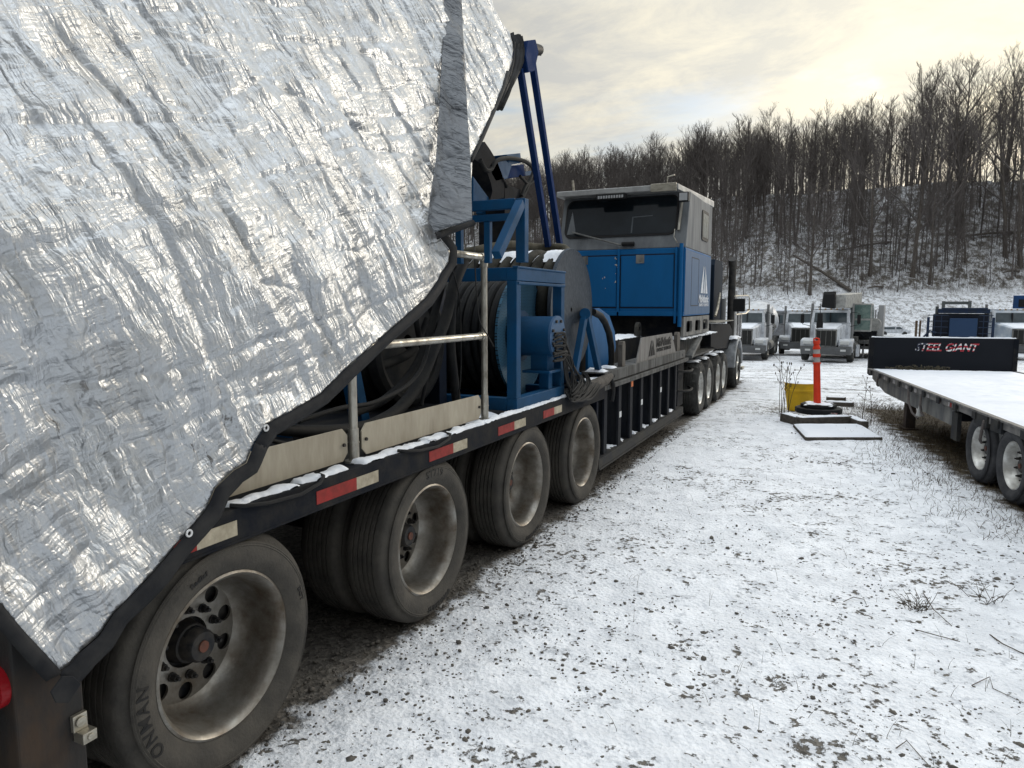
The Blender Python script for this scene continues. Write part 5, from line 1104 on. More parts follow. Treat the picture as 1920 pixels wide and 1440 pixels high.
# ================================================================== dead stems and grass
def stem_path(base, h, lean, az, n_=6, wob=.06):
    pts = []; x, y, z = base
    for i in range(n_ + 1):
        f = i / n_; pts.append((x + math.cos(az) * lean * f ** 1.5 * h + random.uniform(-wob, wob) * h * .3 * f, y + math.sin(az) * lean * f ** 1.5 * h + random.uniform(-wob, wob) * h * .3 * f, z + h * f))
    return pts
def weed(nm, x, y, n_, h, lab, r=.006, seeds=True):
    root = thing(nm, (x, y, 0), lab, 'weed'); m_ = MB(); sd = MB()
    for k in range(n_):
        hh = h * random.uniform(.6, 1); P_ = stem_path((x + random.gauss(0, .05), y + random.gauss(0, .05), 0), hh, random.uniform(.0, .2), random.uniform(0, 2 * PI)); m_.tube(P_, [r * (1 - .6 * i / 6) for i in range(7)], 5)
        for t in (3, 4, 5):
            b = Vector(P_[t]); e = b + Vector((random.uniform(-.12, .12), random.uniform(-.12, .12), random.uniform(.08, .2))) * h; m_.tube([b, b.lerp(e, .5) + Vector((0, 0, .01)), e], [r * .6, r * .5, r * .3], 4)
            if seeds: sd.lathe([(e.z + .018 * h * math.cos(a), max(.001, .007 * h * math.sin(a))) for a in [PI * i / 5 for i in range(6)]], (e.x, e.y, 0), 'Z', 6)
        if seeds: e = Vector(P_[-1]); sd.lathe([(e.z + .022 * h * math.cos(a), max(.001, .009 * h * math.sin(a))) for a in [PI * i / 5 for i in range(6)]], (e.x, e.y, 0), 'Z', 6)
    m_.build('stems', weed_m, root, smooth=True)
    if seeds: sd.build('seed_heads', weed_m, root, smooth=True)
x_, y_ = q(1470, 782); weed('dead_weed', x_, y_, 7, 1.05, 'tall bare dead weed with seed heads beside the yellow tub', .0055)
x_, y_ = q(1632, 792); weed('dead_weed', x_, y_, 2, .75, 'thin bare dead stalk standing right of the timbers, near the flatbed', .006)
def grass_patch(nm, pts, lab, hmin, hmax, r, kind='stuff', mt=weed_m):
    V = []; Fq = []
    for (x, y) in pts:
        z = TZ(x, y); k = 4; h = random.uniform(hmin, hmax); az = random.uniform(0, 2 * PI); ln = random.uniform(.2, 1.1); p0 = None; rows = []
        for i in range(k):
            f = i / (k - 1); rr = r * (1 - .75 * f); c = (x + math.cos(az) * ln * h * f * f, y + math.sin(az) * ln * h * f * f, z - .01 + h * f * (1 - .25 * ln * f))
            rows.append([(c[0] + rr * math.cos(a), c[1] + rr * math.sin(a), c[2]) for a in (0, 2.1, 4.2)])
        b = len(V)
        for rw in rows: V += rw
        for i in range(k - 1):
            for j in range(3): Fq.append((b + i * 3 + j, b + i * 3 + (j + 1) % 3, b + i * 3 + 3 + (j + 1) % 3, b + i * 3 + 3 + j))
    o = np_mesh(nm, V, Fq, mt); tag(o, lab, 'grass' if 'grass' in lab else 'brush', kind=kind); return o
pts = []
for k in range(420):      # sparse stalks over the right foreground
    px, py = random.uniform(1150, 1990), 830 + 620 * random.random() ** 1.3; v = onz(px, py); 
    if random.random() < .35 + .5 * max(0, noise.noise((v.x * 1.3, v.y * 1.3, 3)) + .2): pts.append((v.x, v.y))
grass_patch('dry_grass', pts, 'sparse dry grass stalks poking up through the snow', .03, .13, .0016)
pts = []
for k in range(7000):
    lon = random.uniform(-2, 5.7); lat = random.gauss(.5, .7) if random.random() < .8 else random.gauss(-.1, .35)
    if lat > 2.4 or lat < -.9: continue
    v = FW(lat, lon, 0); pts.append((v.x, v.y))
for k in range(900):
    v = onz(random.uniform(1560, 1720), random.uniform(765, 800)); pts.append((v.x, v.y))
grass_patch('dry_grass', pts, 'brown matted grass on bare ground under the flatbed trailer', .03, .12, .003, mt=mat('matted_grass', (.11, .08, .045), .9, col2=(.05, .038, .025), sc=4))
# clumps and sticks
for (px, py, n_, lab) in ((1715, 1145, 16, 'tuft of broken twigs in the snow at right'), (1850, 1135, 7, 'small wispy grass tuft right of the twig tuft')):
    v = onz(px, py); m = MB()
    for k in range(n_ * 2):
        b = Vector((v.x + random.gauss(0, .035), v.y + random.gauss(0, .03), 0)); e = b + Vector((random.gauss(0, .07), random.gauss(0, .06), random.uniform(.02, .12))); m.tube([b, b.lerp(e, .5) + Vector((random.uniform(-.01, .01), 0, .012)), e], [.0018, .0015, .0009], 5)
    tag(m.build('twig_tuft', weed_m, None), lab, 'twigs')
for i, (pxs, r, lab) in enumerate((([(1582, 1128), (1600, 1122), (1620, 1123), (1625, 1132)], .0045, 'short curved stick on the snow left of the twig tuft'), ([(1732, 1113), (1750, 1145), (1785, 1173)], .0045, 'straight black stick lying right of the twig tuft'), ([(1856, 1190), (1880, 1210), (1930, 1230)], .006, 'dark forked stick at the right edge of the snow'), ([(1822, 1285), (1855, 1272), (1862, 1290), (1920, 1315)], .004, 'bent stick in the snow at lower right'), ([(1715, 1180), (1760, 1195), (1800, 1202)], .005, 'half buried stick below the twig tuft'), ([(1680, 1403), (1700, 1392), (1720, 1410), (1745, 1435)], .004, 'curved root poking out at the bottom right'))):
    pts_ = [onz(x, y, .02) for x, y in pxs]; m = MB(); m.tube([p_ + Vector((0, 0, .008 * math.sin(k * 1.7))) for k, p_ in enumerate(pts_)], [r * .55, r * .5, r * .42, r * .25][:len(pts_)], 6); tag(m.build('stick', weed_m, None, smooth=True), lab, 'stick')

# ================================================================== loose stones
def stones():
    ico = []; 
    bm = bmesh.new(); bmesh.ops.create_icosphere(bm, subdivisions=1, radius=1); base = np.array([v.co[:] for v in bm.verts]); fc = np.array([[v.index for v in f.verts] for f in bm.faces]); bm.free()
    V = []; Fq = []; rs = np.random.RandomState(3); n_ = 0; nb = len(base)
    def put(x, y, s, sink):
        nonlocal n_
        b = base * (1 + (rs.rand(nb, 1) - .5) * .55); b = b * np.array([1, .6 + .5 * rs.rand(), .45 + .3 * rs.rand()]) * s; a = rs.rand() * 6.28; c, s_ = math.cos(a), math.sin(a)
        V.append(np.stack([b[:, 0] * c - b[:, 1] * s_ + x, b[:, 0] * s_ + b[:, 1] * c + y, b[:, 2] + TZ(x, y) + s * sink + .012], 1)); Fq.append(fc + n_); n_ += nb
    for k in range(7500):
        px, py = rs.uniform(430, 1990), 800 + 680 * rs.rand() ** .8; v = onz(px, py)
        if v.x < -1.9 or (noise.noise((v.x * .8, v.y * .8, 7)) < -.12 and rs.rand() < .7): continue
        put(v.x, v.y, min(.024, .0048 * math.exp(rs.randn() * .58)), -.15)
    for k in range(7000):
        x = rs.uniform(-2.9, -1.9); y = rs.uniform(1.2, 10); put(x, y, .0055 * math.exp(rs.randn() * .45), -.1)
    o = np_mesh('loose_stones', np.concatenate(V), np.concatenate(Fq), stone_m); tag(o, 'dark gravel stones scattered over the snow and under the long trailer', 'gravel', kind='stuff')
stones()

# ================================================================== trees
def make_tree_mesh(seed, H=26.0, lowpoly=False, thin=1.0, spread=1.0, first=.38):
    rs = random.Random(seed); VT = []; FT = []; VC = []; FC = []
    def tube(V, F, pts, rs_, n):
        k = len(V); u = None; N_ = len(pts)
        for i, p in enumerate(pts):
            d = (pts[min(i + 1, N_ - 1)] - pts[max(i - 1, 0)]).normalized()
            if u is None: u = d.orthogonal().normalized()
            else: u = (u - d * u.dot(d)).normalized()
            w = d.cross(u)
            for j in range(n): t = 2 * PI * j / n; q_ = p + (u * math.cos(t) + w * math.sin(t)) * rs_[i]; V.append(q_[:])
        for i in range(N_ - 1):
            for j in range(n): F.append((k + i * n + j, k + i * n + (j + 1) % n, k + (i + 1) * n + (j + 1) % n, k + (i + 1) * n + j))
    tp = []; x = y = 0.0; n_ = 12; lx, ly = rs.uniform(-.03, .03), rs.uniform(-.03, .03)
    for i in range(n_ + 1):
        f = i / n_; x += lx * H / n_ + rs.gauss(0, .10); y += ly * H / n_ + rs.gauss(0, .10); tp.append(Vector((x, y, H * .93 * f - .5 * (i == 0))))
    r0 = H * .0115 * thin; tr = [max(.05, r0 * (1 - f) ** .8 + .04) * (1.35 if i == 0 else 1) for i, f in enumerate([i / n_ for i in range(n_ + 1)])]
    tube(VT, FT, tp, tr, 6 if not lowpoly else 4)
    def at_(pts, f): g = f * (len(pts) - 1); i = min(int(g), len(pts) - 2); return pts[i].lerp(pts[i + 1], g - i)
    def branch(base, dirv, L, r, lvl):
        k = [6, 4, 3, 2][lvl]; pts = [base]; d = dirv.normalized()
        for i in range(k): d = (d + Vector((rs.gauss(0, .13), rs.gauss(0, .13), rs.gauss(.07, .08)))).normalized(); pts.append(pts[-1] + d * L / k)
        rmin = (.05, .032, .017, .012)[lvl]
        tube(VC, FC, pts, [max(rmin * .7, r * (1 - .8 * i / k)) for i in range(k + 1)], 4 if lvl == 0 and not lowpoly else 3)
        mx = 3 if not lowpoly else 2
        if lvl < mx:
            cnt = ([8, 5, 4] if not lowpoly else [6, 4, 0])[lvl]
            for c in range(cnt):
                f = .25 + .75 * (c + rs.random()) / cnt; b = at_(pts, min(f, .99)); az = rs.uniform(0, 2 * PI); pd = (pts[-1] - pts[0]).normalized(); o_ = Vector((math.cos(az), math.sin(az), rs.uniform(.0, .8)))
                branch(b, pd * 1.0 + o_ * .75, L * rs.uniform(.34, .52), r * .42, lvl + 1)
    nb = 13 if not lowpoly else 11
    for c in range(nb):
        f = first + (1 - first) * (c + rs.random() * .8) / nb; b = at_(tp, min(.985, f)); az = c * 2.4 + rs.uniform(-.5, .5); up = .75 + .7 * f
        L = H * (.50 * (1.05 - f) + .08) * rs.uniform(.7, 1.2) * spread; branch(b, Vector((math.cos(az), math.sin(az), up)), L, r0 * .42 * (1.3 - f) + .03, 0)
    for c in range(3):
        f = rs.uniform(.12, first); b = at_(tp, f); az = rs.uniform(0, 6.28); branch(b, Vector((math.cos(az), math.sin(az), .5)), H * .06, .035, 2)
    return VT, FT, VC, FC
PROT = []
for s_ in range(7):
    VT, FT, VC, FC = make_tree_mesh(100 + s_, 26, False, [1, 1.2, .8, 1.05, .9, 1.3, .75][s_], [1, 1.15, .7, .95, .8, 1.2, .65][s_], [.40, .32, .5, .36, .45, .28, .5][s_]); PROT.append((VT, FT, VC, FC))
tree_meshes = []
for k, (VT, FT, VC, FC) in enumerate(PROT):
    a_ = np_mesh('trunk', VT, FT, bark, smooth=True); b_ = np_mesh('crown', VC, FC, twig_m, smooth=False); tree_meshes.append((a_.data, b_.data)); bpy.data.objects.remove(a_); bpy.data.objects.remove(b_)
def add_tree(k, x, y, h, lab, group=None):
    t = bpy.data.objects.new('bare_tree', None); COL.objects.link(t); t.location = (x, y, TZ(x, y) - .3); s = h / 26; t.scale = (s * random.uniform(.9, 1.1),) * 2 + (s,); t.rotation_euler = (random.gauss(0, .055), random.gauss(0, .055), random.uniform(0, 6.28))
    tag(t, lab, 'tree', group)
    for nm, me in zip(('trunk', 'crown'), tree_meshes[k]): c = bpy.data.objects.new(nm, me); COL.objects.link(c); c.parent = t
prom = [(1700, 128, 29, 5, 'tall thick trunked bare tree, the stoutest on the slope above the orange post'), (1625, 130, 24, 1, 'wide crowned bare tree on the slope above the crane truck'), (1875, 130, 31, 3, 'very tall bare tree on the slope near the right edge'), (1905, 128, 33, 0, 'very tall bare tree rising highest at the right edge'), (1790, 138, 29, 5, 'broad dark bare tree on the crest right of centre slope'), (1512, 127, 19, 1, 'leaning broad bare tree low on the slope above the white trucks'), (1600, 150, 24, 0, 'tall bare tree standing clear against the sky above the crane'), (1345, 132, 14, 1, 'low spreading bare tree just behind the operator cabin roof')]
for px, dep, h, k, lab in prom: v = at(px, dep); add_tree(k, v.x, v.y, h, lab)
cnt = 0; tries = 0
while cnt < 215 and tries < 5000:
    tries += 1; px = random.uniform(860, 2080); t_ = (px - 960) / F_PX; dc_ = float(np.interp(t_, [-.3, .03, .285, .6, .72, 1.2], [270, 235, 180, 152, 150, 150])); db_ = float(np.interp(t_, [-.3, .03, .36, .72, 1.2], [185, 150, 112, 108, 104])) + 15
    u = random.random() ** (.8 if px > 1400 else .6); dep = db_ + (dc_ + 12 - db_) * u
    if px > 1380 and u < .55 and random.random() < .6: continue
    if px > 1450 and random.random() < .5: continue
    v = at(px, dep); h = float(np.interp(px, [900, 1300, 1500, 1750, 2000], [20, 17, 20, 25, 27])) * random.uniform(.66, 1.12) * (1 if u > .4 else random.uniform(.6, 1))
    where = 'left of the blue boom rods' if px < 1000 else 'between the boom rods and the cabin roof' if px < 1070 else 'above the left half of the cabin roof' if px < 1190 else 'above the right half of the cabin roof' if px < 1340 else 'above the tractor exhaust stacks' if px < 1440 else 'above the white tank truck' if px < 1530 else 'above the crane truck' if px < 1620 else 'above the white pickup' if px < 1730 else 'above the dark blue rig' if px < 1850 else 'above the right edge truck'
    kd = 'bare tree on the far crest ' if u > .66 else 'bare tree halfway up the slope ' if u > .33 else 'bare tree low on the slope '
    add_tree(random.choice((0, 2, 2, 3, 4, 6, 6)), v.x, v.y, h, kd + where, 'trees: ' + kd + where); cnt += 1
def forest(nm, n_, pxr, dfun, hr, lab, seeds, thin=1.0, low=True):
    P_ = []
    for s_ in seeds:
        VT, FT, VC, FC = make_tree_mesh(s_, 26, low, thin, .9, .35); V = np.array(VT + VC); F_ = np.array(FT + [tuple(i + len(VT) for i in f) for f in FC]); P_.append((V, F_))
    Vs = []; Fs = []; o_ = 0
    for k in range(n_):
        px = random.uniform(*pxr) if len(pxr) == 2 else (random.uniform(pxr[0], pxr[1]) if random.random() < .78 else random.triangular(pxr[1], pxr[2], pxr[1])); dep = dfun(px); v = at(px, dep); V, F_ = random.choice(P_); s = random.uniform(*hr) / 26; a = random.uniform(0, 6.28); c, sn = math.cos(a), math.sin(a)
        W_ = V * s; W_ = np.stack([W_[:, 0] * c - W_[:, 1] * sn + v.x, W_[:, 0] * sn + W_[:, 1] * c + v.y, W_[:, 2] + TZ(v.x, v.y) - .2], 1); Vs.append(W_); Fs.append(F_ + o_); o_ += len(V)
    o = np_mesh(nm, np.concatenate(Vs), np.concatenate(Fs), twig_m); tag(o, lab, 'woodland', kind='stuff')
def d_far(px):
    t_ = (px - 960) / F_PX; dc_ = float(np.interp(t_, [-.3, .03, .285, .6, .72, 1.2], [270, 235, 180, 152, 150, 150])); return dc_ - 25 + 75 * random.random()
def d_slope(px):
    t_ = (px - 960) / F_PX; dc_ = float(np.interp(t_, [-.3, .03, .285, .6, .72, 1.2], [270, 235, 180, 152, 150, 150])); db_ = float(np.interp(t_, [-.3, .03, .36, .72, 1.2], [185, 150, 112, 108, 104])) + 15; return db_ + (dc_ - db_) * random.random()
forest('woodland', 600, (820, 1430, 1900), d_far, (14, 21), 'dense far woodland covering the ridge behind the cabin', (301, 302, 303, 304))
forest('woodland', 30, (1500, 2100), d_far, (14, 20), 'dense far woodland along the crest at right', (305, 306, 307))
forest('woodland', 45, (1380, 2100), d_slope, (8, 15), 'slim trees spread over the snowy slope above the yard', (313, 314, 315), .75)
forest('woodland', 150, (900, 1400), d_slope, (9, 17), 'thin young woodland on the slope behind the cabin', (308, 309), .7)
forest('undergrowth', 400, (1330, 2100), d_slope, (4, 14), 'thin saplings growing all over the snowy slope', (310, 311, 312), .55)
pts = []
for k in range(8000):
    px = random.uniform(900, 2080); dep = d_slope(px) if random.random() < .7 else float(np.interp((px - 960) / F_PX, [-.3, .03, .36, .72, 1.2], [185, 150, 112, 108, 104])) + random.uniform(14, 22); v = at(px, dep); pts.append((v.x, v.y))
grass_patch('hillside_brush', pts, 'low bare brush and brambles along the foot of the wooded slope', .4, 1.8, .03, mt=twig_m)
# fallen logs
for i, (px, py, px2, py2, dep, r, lab) in enumerate(((1480, 370, 1590, 505, 128, .28, 'long fallen trunk leaning down the slope above the white trucks'), (1790, 430, 1900, 405, 137, .25, 'fallen log lying across the slope at right'), (1560, 395, 1660, 360, 140, .2, 'fallen log near the crest above the orange post'), (1870, 470, 1900, 515, 126, .2, 'pale fallen pole on the slope at the right edge'), (1620, 470, 1650, 490, 126, .18, 'short fallen log on the slope below the stout tree'))):
    a_ = at(px, dep + (8 if i == 0 else 0)); b_ = at(px2, dep - (2 if i == 0 else 0)); m = MB(); pa_ = Vector((a_.x, a_.y, TZ(a_.x, a_.y) + (2.5 if i == 0 else .5))); pb_ = Vector((b_.x, b_.y, TZ(b_.x, b_.y) + .4)); m.tube([pa_, pa_.lerp(pb_, .5) + Vector((0, 0, .2)), pb_], [r * .6, r * .85, r], 8); tag(m.build('fallen_log', bark, None, smooth=True), lab, 'log')

# ================================================================== parked trucks in the yard
def truck(px, dep, rot, label, body=white_truck, hoodw=1.05, sleeper=False, scale=1.0, trim=steel_grey, name='parked_truck', visor=False, behind=None, tall=0):
    v = at(px, dep); root = thing(name, (0, 0, 0), label, 'truck'); B = lambda: MB()
    def wheel(x, y, s): return wheel_at(root, x, y, .52, .52, .28, .29, side=s, tyre=rubber_far, rim=rim_far, dish=-.02, fine=False, convex=True)
    wheel(1.22, 1.25, 1); wheel(-1.22, 1.25, -1)
    for yy in (5.4, 6.75):
        wheel_at(root, 1.22, yy, .52, .52, .5, .29, side=1, tyre=rubber_far, rim=rim_far, dish=.12, fine=False); wheel_at(root, -1.22, yy, .52, .52, .5, .29, side=-1, tyre=rubber_far, rim=rim_far, dish=.12, fine=False)
    m = B(); m.box(-.45, -.3, .3, 8.0, .6, .85); m.box(.3, .45, .3, 8.0, .6, .85); m.box(-.9, .9, .6, 1.9, .45, .8); m.build('chassis', steel_black, root)
    m = B(); m.hexa([(-1.12, -.05, .42), (1.12, -.05, .42), (1.2, .22, .42), (-1.2, .22, .42), (-1.2, -.12, .82), (1.2, -.12, .82), (1.22, .22, .82), (-1.22, .22, .82)]); bmp = m.build('bumper', mat('bumper_dull', (.13, .135, .14), .4, .6, col2=(.12, .12, .12), sc=6), root, bevel=.02)
    m = B(); m.box(-.95, -.7, -.14, -.11, .6, .7); m.box(.7, .95, -.14, -.11, .6, .7); m.build('fog_lamp', mat('lamp_lens', (.55, .56, .55), .25), bmp)
    m = B(); hw = hoodw / 2
    m.hexa([(-hw, .05, .85), (hw, .05, .85), (.80, 2.0, .95), (-.80, 2.0, .95), (-hw, .08, 1.72), (hw, .08, 1.72), (.80, 2.0, 1.95), (-.80, 2.0, 1.95)]); m.build('hood', body, root, bevel=.06)
    m = B(); m.box(-hw + .04, hw - .04, .0, .06, .86, 1.62); gr_ = m.build('grille', mat('grille_dark', (.022, .022, .021), .5), root, bevel=.01)
    m = B(); m.box(-hw, -hw + .05, -.02, .07, .84, 1.68); m.box(hw - .05, hw, -.02, .07, .84, 1.68); m.box(-hw, hw, -.02, .07, 1.62, 1.70); m.box(-hw, hw, -.02, .07, .82, .87)
    for k in range(3): xx = -hw + (k + 1) * hoodw / 4; m.box(xx - .008, xx + .008, -.015, .0, .87, 1.62)
    m.build('grille_bars', trim, gr_)
    for s in (-1, 1):
        m = B(); arc = [(1.25 + .68 * math.cos(t), .50 + .70 * math.sin(t)) for t in [PI * k / 10 for k in range(11)]]; inn = [(1.25 + .56 * math.cos(t), .50 + .57 * math.sin(t)) for t in [PI * k / 10 for k in range(10, -1, -1)]]
        xa, xb = sorted((s * .58, s * 1.22)); m.prism(arc + inn, xa, xb); m.hexa([(xa, .1, .82), (xb, .1, .82), (xb, .75, .82), (xa, .75, .82), (xa, .16, 1.12), (xb, .16, 1.12), (xb, .85, 1.2), (xa, .85, 1.2)]); m.build('fender', body, root, bevel=.04)
        m = B(); m.box(min(s * .66, s * 1.08), max(s * .66, s * 1.08), .03, .12, .93, 1.12); m.build('headlight', mat('lamp_lens', (.55, .56, .55), .25), root, bevel=.02)
        m = B(); m.cyl((s * 1.0, 2.9, .9), (s * 1.0, 2.9, 3.0), .075, n=14); m.cyl((s * 1.0, 2.9, 1.4), (s * 1.0, 2.9, 2.4), .10, n=14); m.build('exhaust_stack', mat('stack_steel', (.25, .25, .25), .4, .7), root, smooth=True)
        m = B(); m.tube([(s * .98, 1.95, 2.55), (s * 1.35, 1.85, 2.5), (s * 1.35, 1.85, 1.9), (s * .98, 1.95, 1.8)], .018, 6); m.box(min(s * 1.28, s * 1.45), max(s * 1.28, s * 1.45), 1.8, 1.86, 1.95, 2.42); m.build('mirror', black_plain, root)
        m = B(); m.cyl((s * .98, 2.9 - .4, .7), (s * .98, 4.4, .7), .30, n=20); m.build('fuel_tank', trim, root, smooth=True)
    m = B(); m.hexa([(-.95, 1.85, 1.0), (.95, 1.85, 1.0), (.95, 3.2, 1.0), (-.95, 3.2, 1.0), (-.95, 1.85, 1.95), (.95, 1.85, 1.95), (.95, 3.2, 1.95), (-.95, 3.2, 1.95)]); m.hexa([(-.95, 1.85, 1.949), (.95, 1.85, 1.949), (.95, 3.2, 1.949), (-.95, 3.2, 1.949), (-.88, 2.08, 2.66), (.88, 2.08, 2.66), (.90, 3.2, 2.70), (-.90, 3.2, 2.70)]); cb_ = m.build('cab', body, root, bevel=.05)
    def wz(z, o_): return 1.85 + .23 * (z - 1.949) / .711 - o_
    m = B(); z0_, z1_ = 2.0, 2.52; m.hexa([(-.80, wz(z0_, .012), z0_), (.80, wz(z0_, .012), z0_), (.80, wz(z0_, -.02), z0_), (-.80, wz(z0_, -.02), z0_), (-.77, wz(z1_, .012), z1_), (.77, wz(z1_, .012), z1_), (.77, wz(z1_, -.02), z1_), (-.77, wz(z1_, -.02), z1_)]); ws = m.build('windscreen', glass_m, cb_, bevel=.004)
    m = B(); m.box(-.02, .02, 1.84, 2.05, 2.0, 2.52); m.build('divider', black_plain, ws)
    for s in (-1, 1):
        m = B(); xa, xb = sorted((s * .93, s * .957)); m.box(xa, xb, 2.15, 2.95, 2.0, 2.5); m.build('side_window', glass_m, cb_)
    m = B()
    for k in range(5): m.box(-.6 + k * .28, -.52 + k * .28, 2.1, 2.2, 2.66, 2.74)
    m.build('roof_lamps', mat('amber', (.35, .25, .15), .4), cb_)
    m = B()
    m.box(-.86, .86, 2.12, 3.15, 2.69, 2.75); m.build('roof_snow', snow, cb_, bevel=.02)
    m = B(); m.hexa([(-.4, .15, 1.71), (.4, .15, 1.71), (.6, 1.8, 1.915), (-.6, 1.8, 1.915), (-.38, .17, 1.75), (.38, .17, 1.75), (.58, 1.8, 1.96), (-.58, 1.8, 1.96)]); m.build('hood_snow', snow, root, bevel=.01)
    if visor: m = B(); m.box(-.9, .9, 1.85, 2.15, 2.5, 2.62); m.build('sun_visor', body, cb_, bevel=.01)
    if sleeper:
        m = B(); m.hexa([(-1.1, 3.22, .85), (1.1, 3.22, .85), (1.1, 4.9, .85), (-1.1, 4.9, .85), (-1.05, 3.22, 2.75), (1.05, 3.22, 2.75), (1.1, 4.9, 2.95), (-1.1, 4.9, 2.95)]); sp = m.build('sleeper', body, root, bevel=.06); m = B(); m.box(1.085, 1.115, 3.7, 4.15, 1.95, 2.45); m.build('side_window', glass_m, sp)
    if behind: behind(root, B)
    root.location = (v.x, v.y, TZ(v.x, v.y)); root.rotation_euler = (0, 0, YAW + R(rot)); root.scale = (scale,) * 3
    return root
def drum_body(root, B):
    m = B(); m.lathe([(5.4, .25), (5.5, .7), (6.2, 1.1), (7.2, 1.25), (8.2, 1.15), (9.2, .75), (9.3, .3)], (0, 0, 1.95), 'Y', 32); m.build('tank', white_truck, root, smooth=True)
    m = B(); 
    for k in range(4): m.tube([(1.0, 5.2 + k * .3, 1.0 + .2 * k), (1.15, 5.6 + k * .3, 1.6), (1.0, 6.0 + .3 * k, 2.0)], .04, 8)
    for k in range(3): m.cyl((1.1, 5.5 + k * .28, .2), (1.1, 5.5 + k * .28, 1.1), .1, n=12)
    m.build('pipework', steel_grey, root, smooth=True); m = B(); m.box(-1.2, 1.2, 5.2, 9.3, .85, 1.0); m.build('bed', steel_black, root)
def crane_body(root, B):
    m = B(); m.box(-1.2, 1.2, 4.0, 9.5, .9, 1.15); m.build('bed', steel_grey, root)
    m = B(); m.hexa([(.25, 1.2, 2.75), (.75, 1.2, 2.75), (1.3, 5.0, 2.8), (.5, 5.0, 2.8), (.25, 1.2, 3.45), (.75, 1.2, 3.45), (1.3, 5.0, 3.6), (.5, 5.0, 3.6)]); bmv = m.build('crane_boom', mat('crane_paint', (.42, .42, .40), .5, col2=(.25, .25, .24), sc=5), root, bevel=.04)
    m = B(); m.hexa([(-.35, .6, 2.8), (.28, .6, 2.72), (.28, 1.35, 2.72), (-.35, 1.35, 2.8), (-.28, .6, 3.5), (.28, .6, 3.5), (.28, 1.35, 3.5), (-.28, 1.35, 3.5)]); m.cyl((-.3, .9, 3.5), (.3, .9, 3.52), .1, n=12); m.build('boom_head', black_plain, bmv, bevel=.05)
    m = B(); m.cyl((-.35, .3, 1.95), (-.35, .3, 3.0), .02, n=6); m.tube([(-.35, .3, 1.95), (-.3, .25, 1.75), (-.4, .2, 1.6)], .06, 8); m.box(-.5, -.2, .2, .42, 1.75, 2.1); m.box(-.47, -.23, .22, .4, 2.1, 2.5); m.build('hook_block', black_plain, bmv, bevel=.02)
    m = B(); m.box(.75, 1.9, 3.2, 4.9, 1.5, 3.0); cc = m.build('crane_cab', mat('crane_paint', (.42, .42, .40), .5), root, bevel=.03); m = B(); m.box(.82, 1.83, 3.18, 3.2, 2.2, 2.92); m.box(.82, 1.83, 3.18, 3.2, 1.6, 2.1); m.box(1.9, 1.92, 3.3, 4.8, 2.2, 2.9); m.build('window', mat('green_glass', (.08, .13, .12), .15, col2=(.16, .22, .2), sc=3), cc)
    m = B(); m.cyl((2.0, 4.3, 1.85), (2.0, 4.6, 1.85), .35, n=24); m.build('air_tank', mat('crane_paint', (.42, .42, .40), .5), root, smooth=True, bevel=.02)
    m = B(); m.box(1.25, 1.4, 2.6, 3.2, .2, .8); m.build('step_panel', white_truck, root)
truck(1391, 38, -25, 'white sleeper cab truck with rounded tank behind, leftmost of the parked trucks', sleeper=True, behind=drum_body, name='tank_truck')
truck(1500, 43, -23, 'white truck with wide dark grille half hidden between two other white trucks', visor=False)
truck(1548, 36, -29, 'white crane truck facing the camera, behind the orange marker post', hoodw=1.0, behind=crane_body, name='crane_truck')
truck(1918, 38, -18, 'blue and white truck with blue roof box at the right edge of the yard', body=mat('truck_bluewhite', (.35, .42, .5), .4, col2=(.6, .63, .66), sc=2), behind=None, name='parked_truck')
# pump truck (grey) behind the crane truck
def pump_truck():
    v = at(1612, 40); root = thing('pump_truck', (0, 0, 0), 'grey pumping truck body with upright pipes and racks right of the crane truck', 'truck'); B = MB
    m = B(); m.box(-1.3, 1.7, 0, 9, .95, 1.15); m.box(-1.2, 1.6, .1, 8.8, .6, .8); m.build('bed', steel_grey, root)
    m = B(); 
    for k in range(8): m.box(-1.2 + k * .36, -1.16 + k * .36, -.03, .0, .65, 1.2)
    for x_ in (-.6, .2, .7): m.cyl((x_, .1, .0), (x_, .1, .7), .06, n=8)
    m.build('side_posts', mat('pump_grey', (.28, .28, .28), .5, col2=(.16, .16, .16), sc=5), root)
    m = B(); m.box(-.5, .4, 1.0, 2.2, 1.2, 2.6); m.box(-.4, .3, 1.0, 1.5, 2.6, 3.0); m.cyl((-.5, .8, 2.6), (-.5, .8, 3.1), .2, n=12); m.cyl((-.05, .9, 2.8), (-.05, .9, 3.6), .12, n=12); m.build('engine_block', mat('pump_grey', (.28, .28, .28), .5), root, bevel=.03)
    m = B()
    for k in range(6): m.cyl((.5 + k * .14, .6 + .2 * (k % 2), 1.2), (.5 + k * .14, .6 + .2 * (k % 2), 3.3 - .1 * k), .05, n=8)
    m.box(.95, 1.25, .4, 2.2, 1.2, 3.4); m.build('pipe_rack', mat('pump_pale', (.34, .345, .35), .5), root)
    m = B(); m.box(-.9, .9, .3, .5, 1.2, 1.8); m.tube([(-.8, .2, 1.3), (-.3, .1, 1.9), (.2, .2, 1.4)], .07, 8); m.build('hose_rack', steel_black, root)
    for yy in (6.5, 7.8): wheel_at(root, 1.5, yy, .5, .5, .5, .28, side=1, tyre=rubber_far, rim=rim_far, dish=.1, fine=False); wheel_at(root, -1.2, yy, .5, .5, .5, .28, side=-1, tyre=rubber_far, rim=rim_far, dish=.1, fine=False)
    wheel_at(root, 1.5, 1.5, .5, .5, .3, .28, side=1, tyre=rubber_far, rim=rim_far, dish=.1, fine=False)
    root.location = (v.x, v.y, TZ(v.x, v.y)); root.rotation_euler = (0, 0, YAW - R(30)); root.scale = (.88,) * 3
pump_truck()
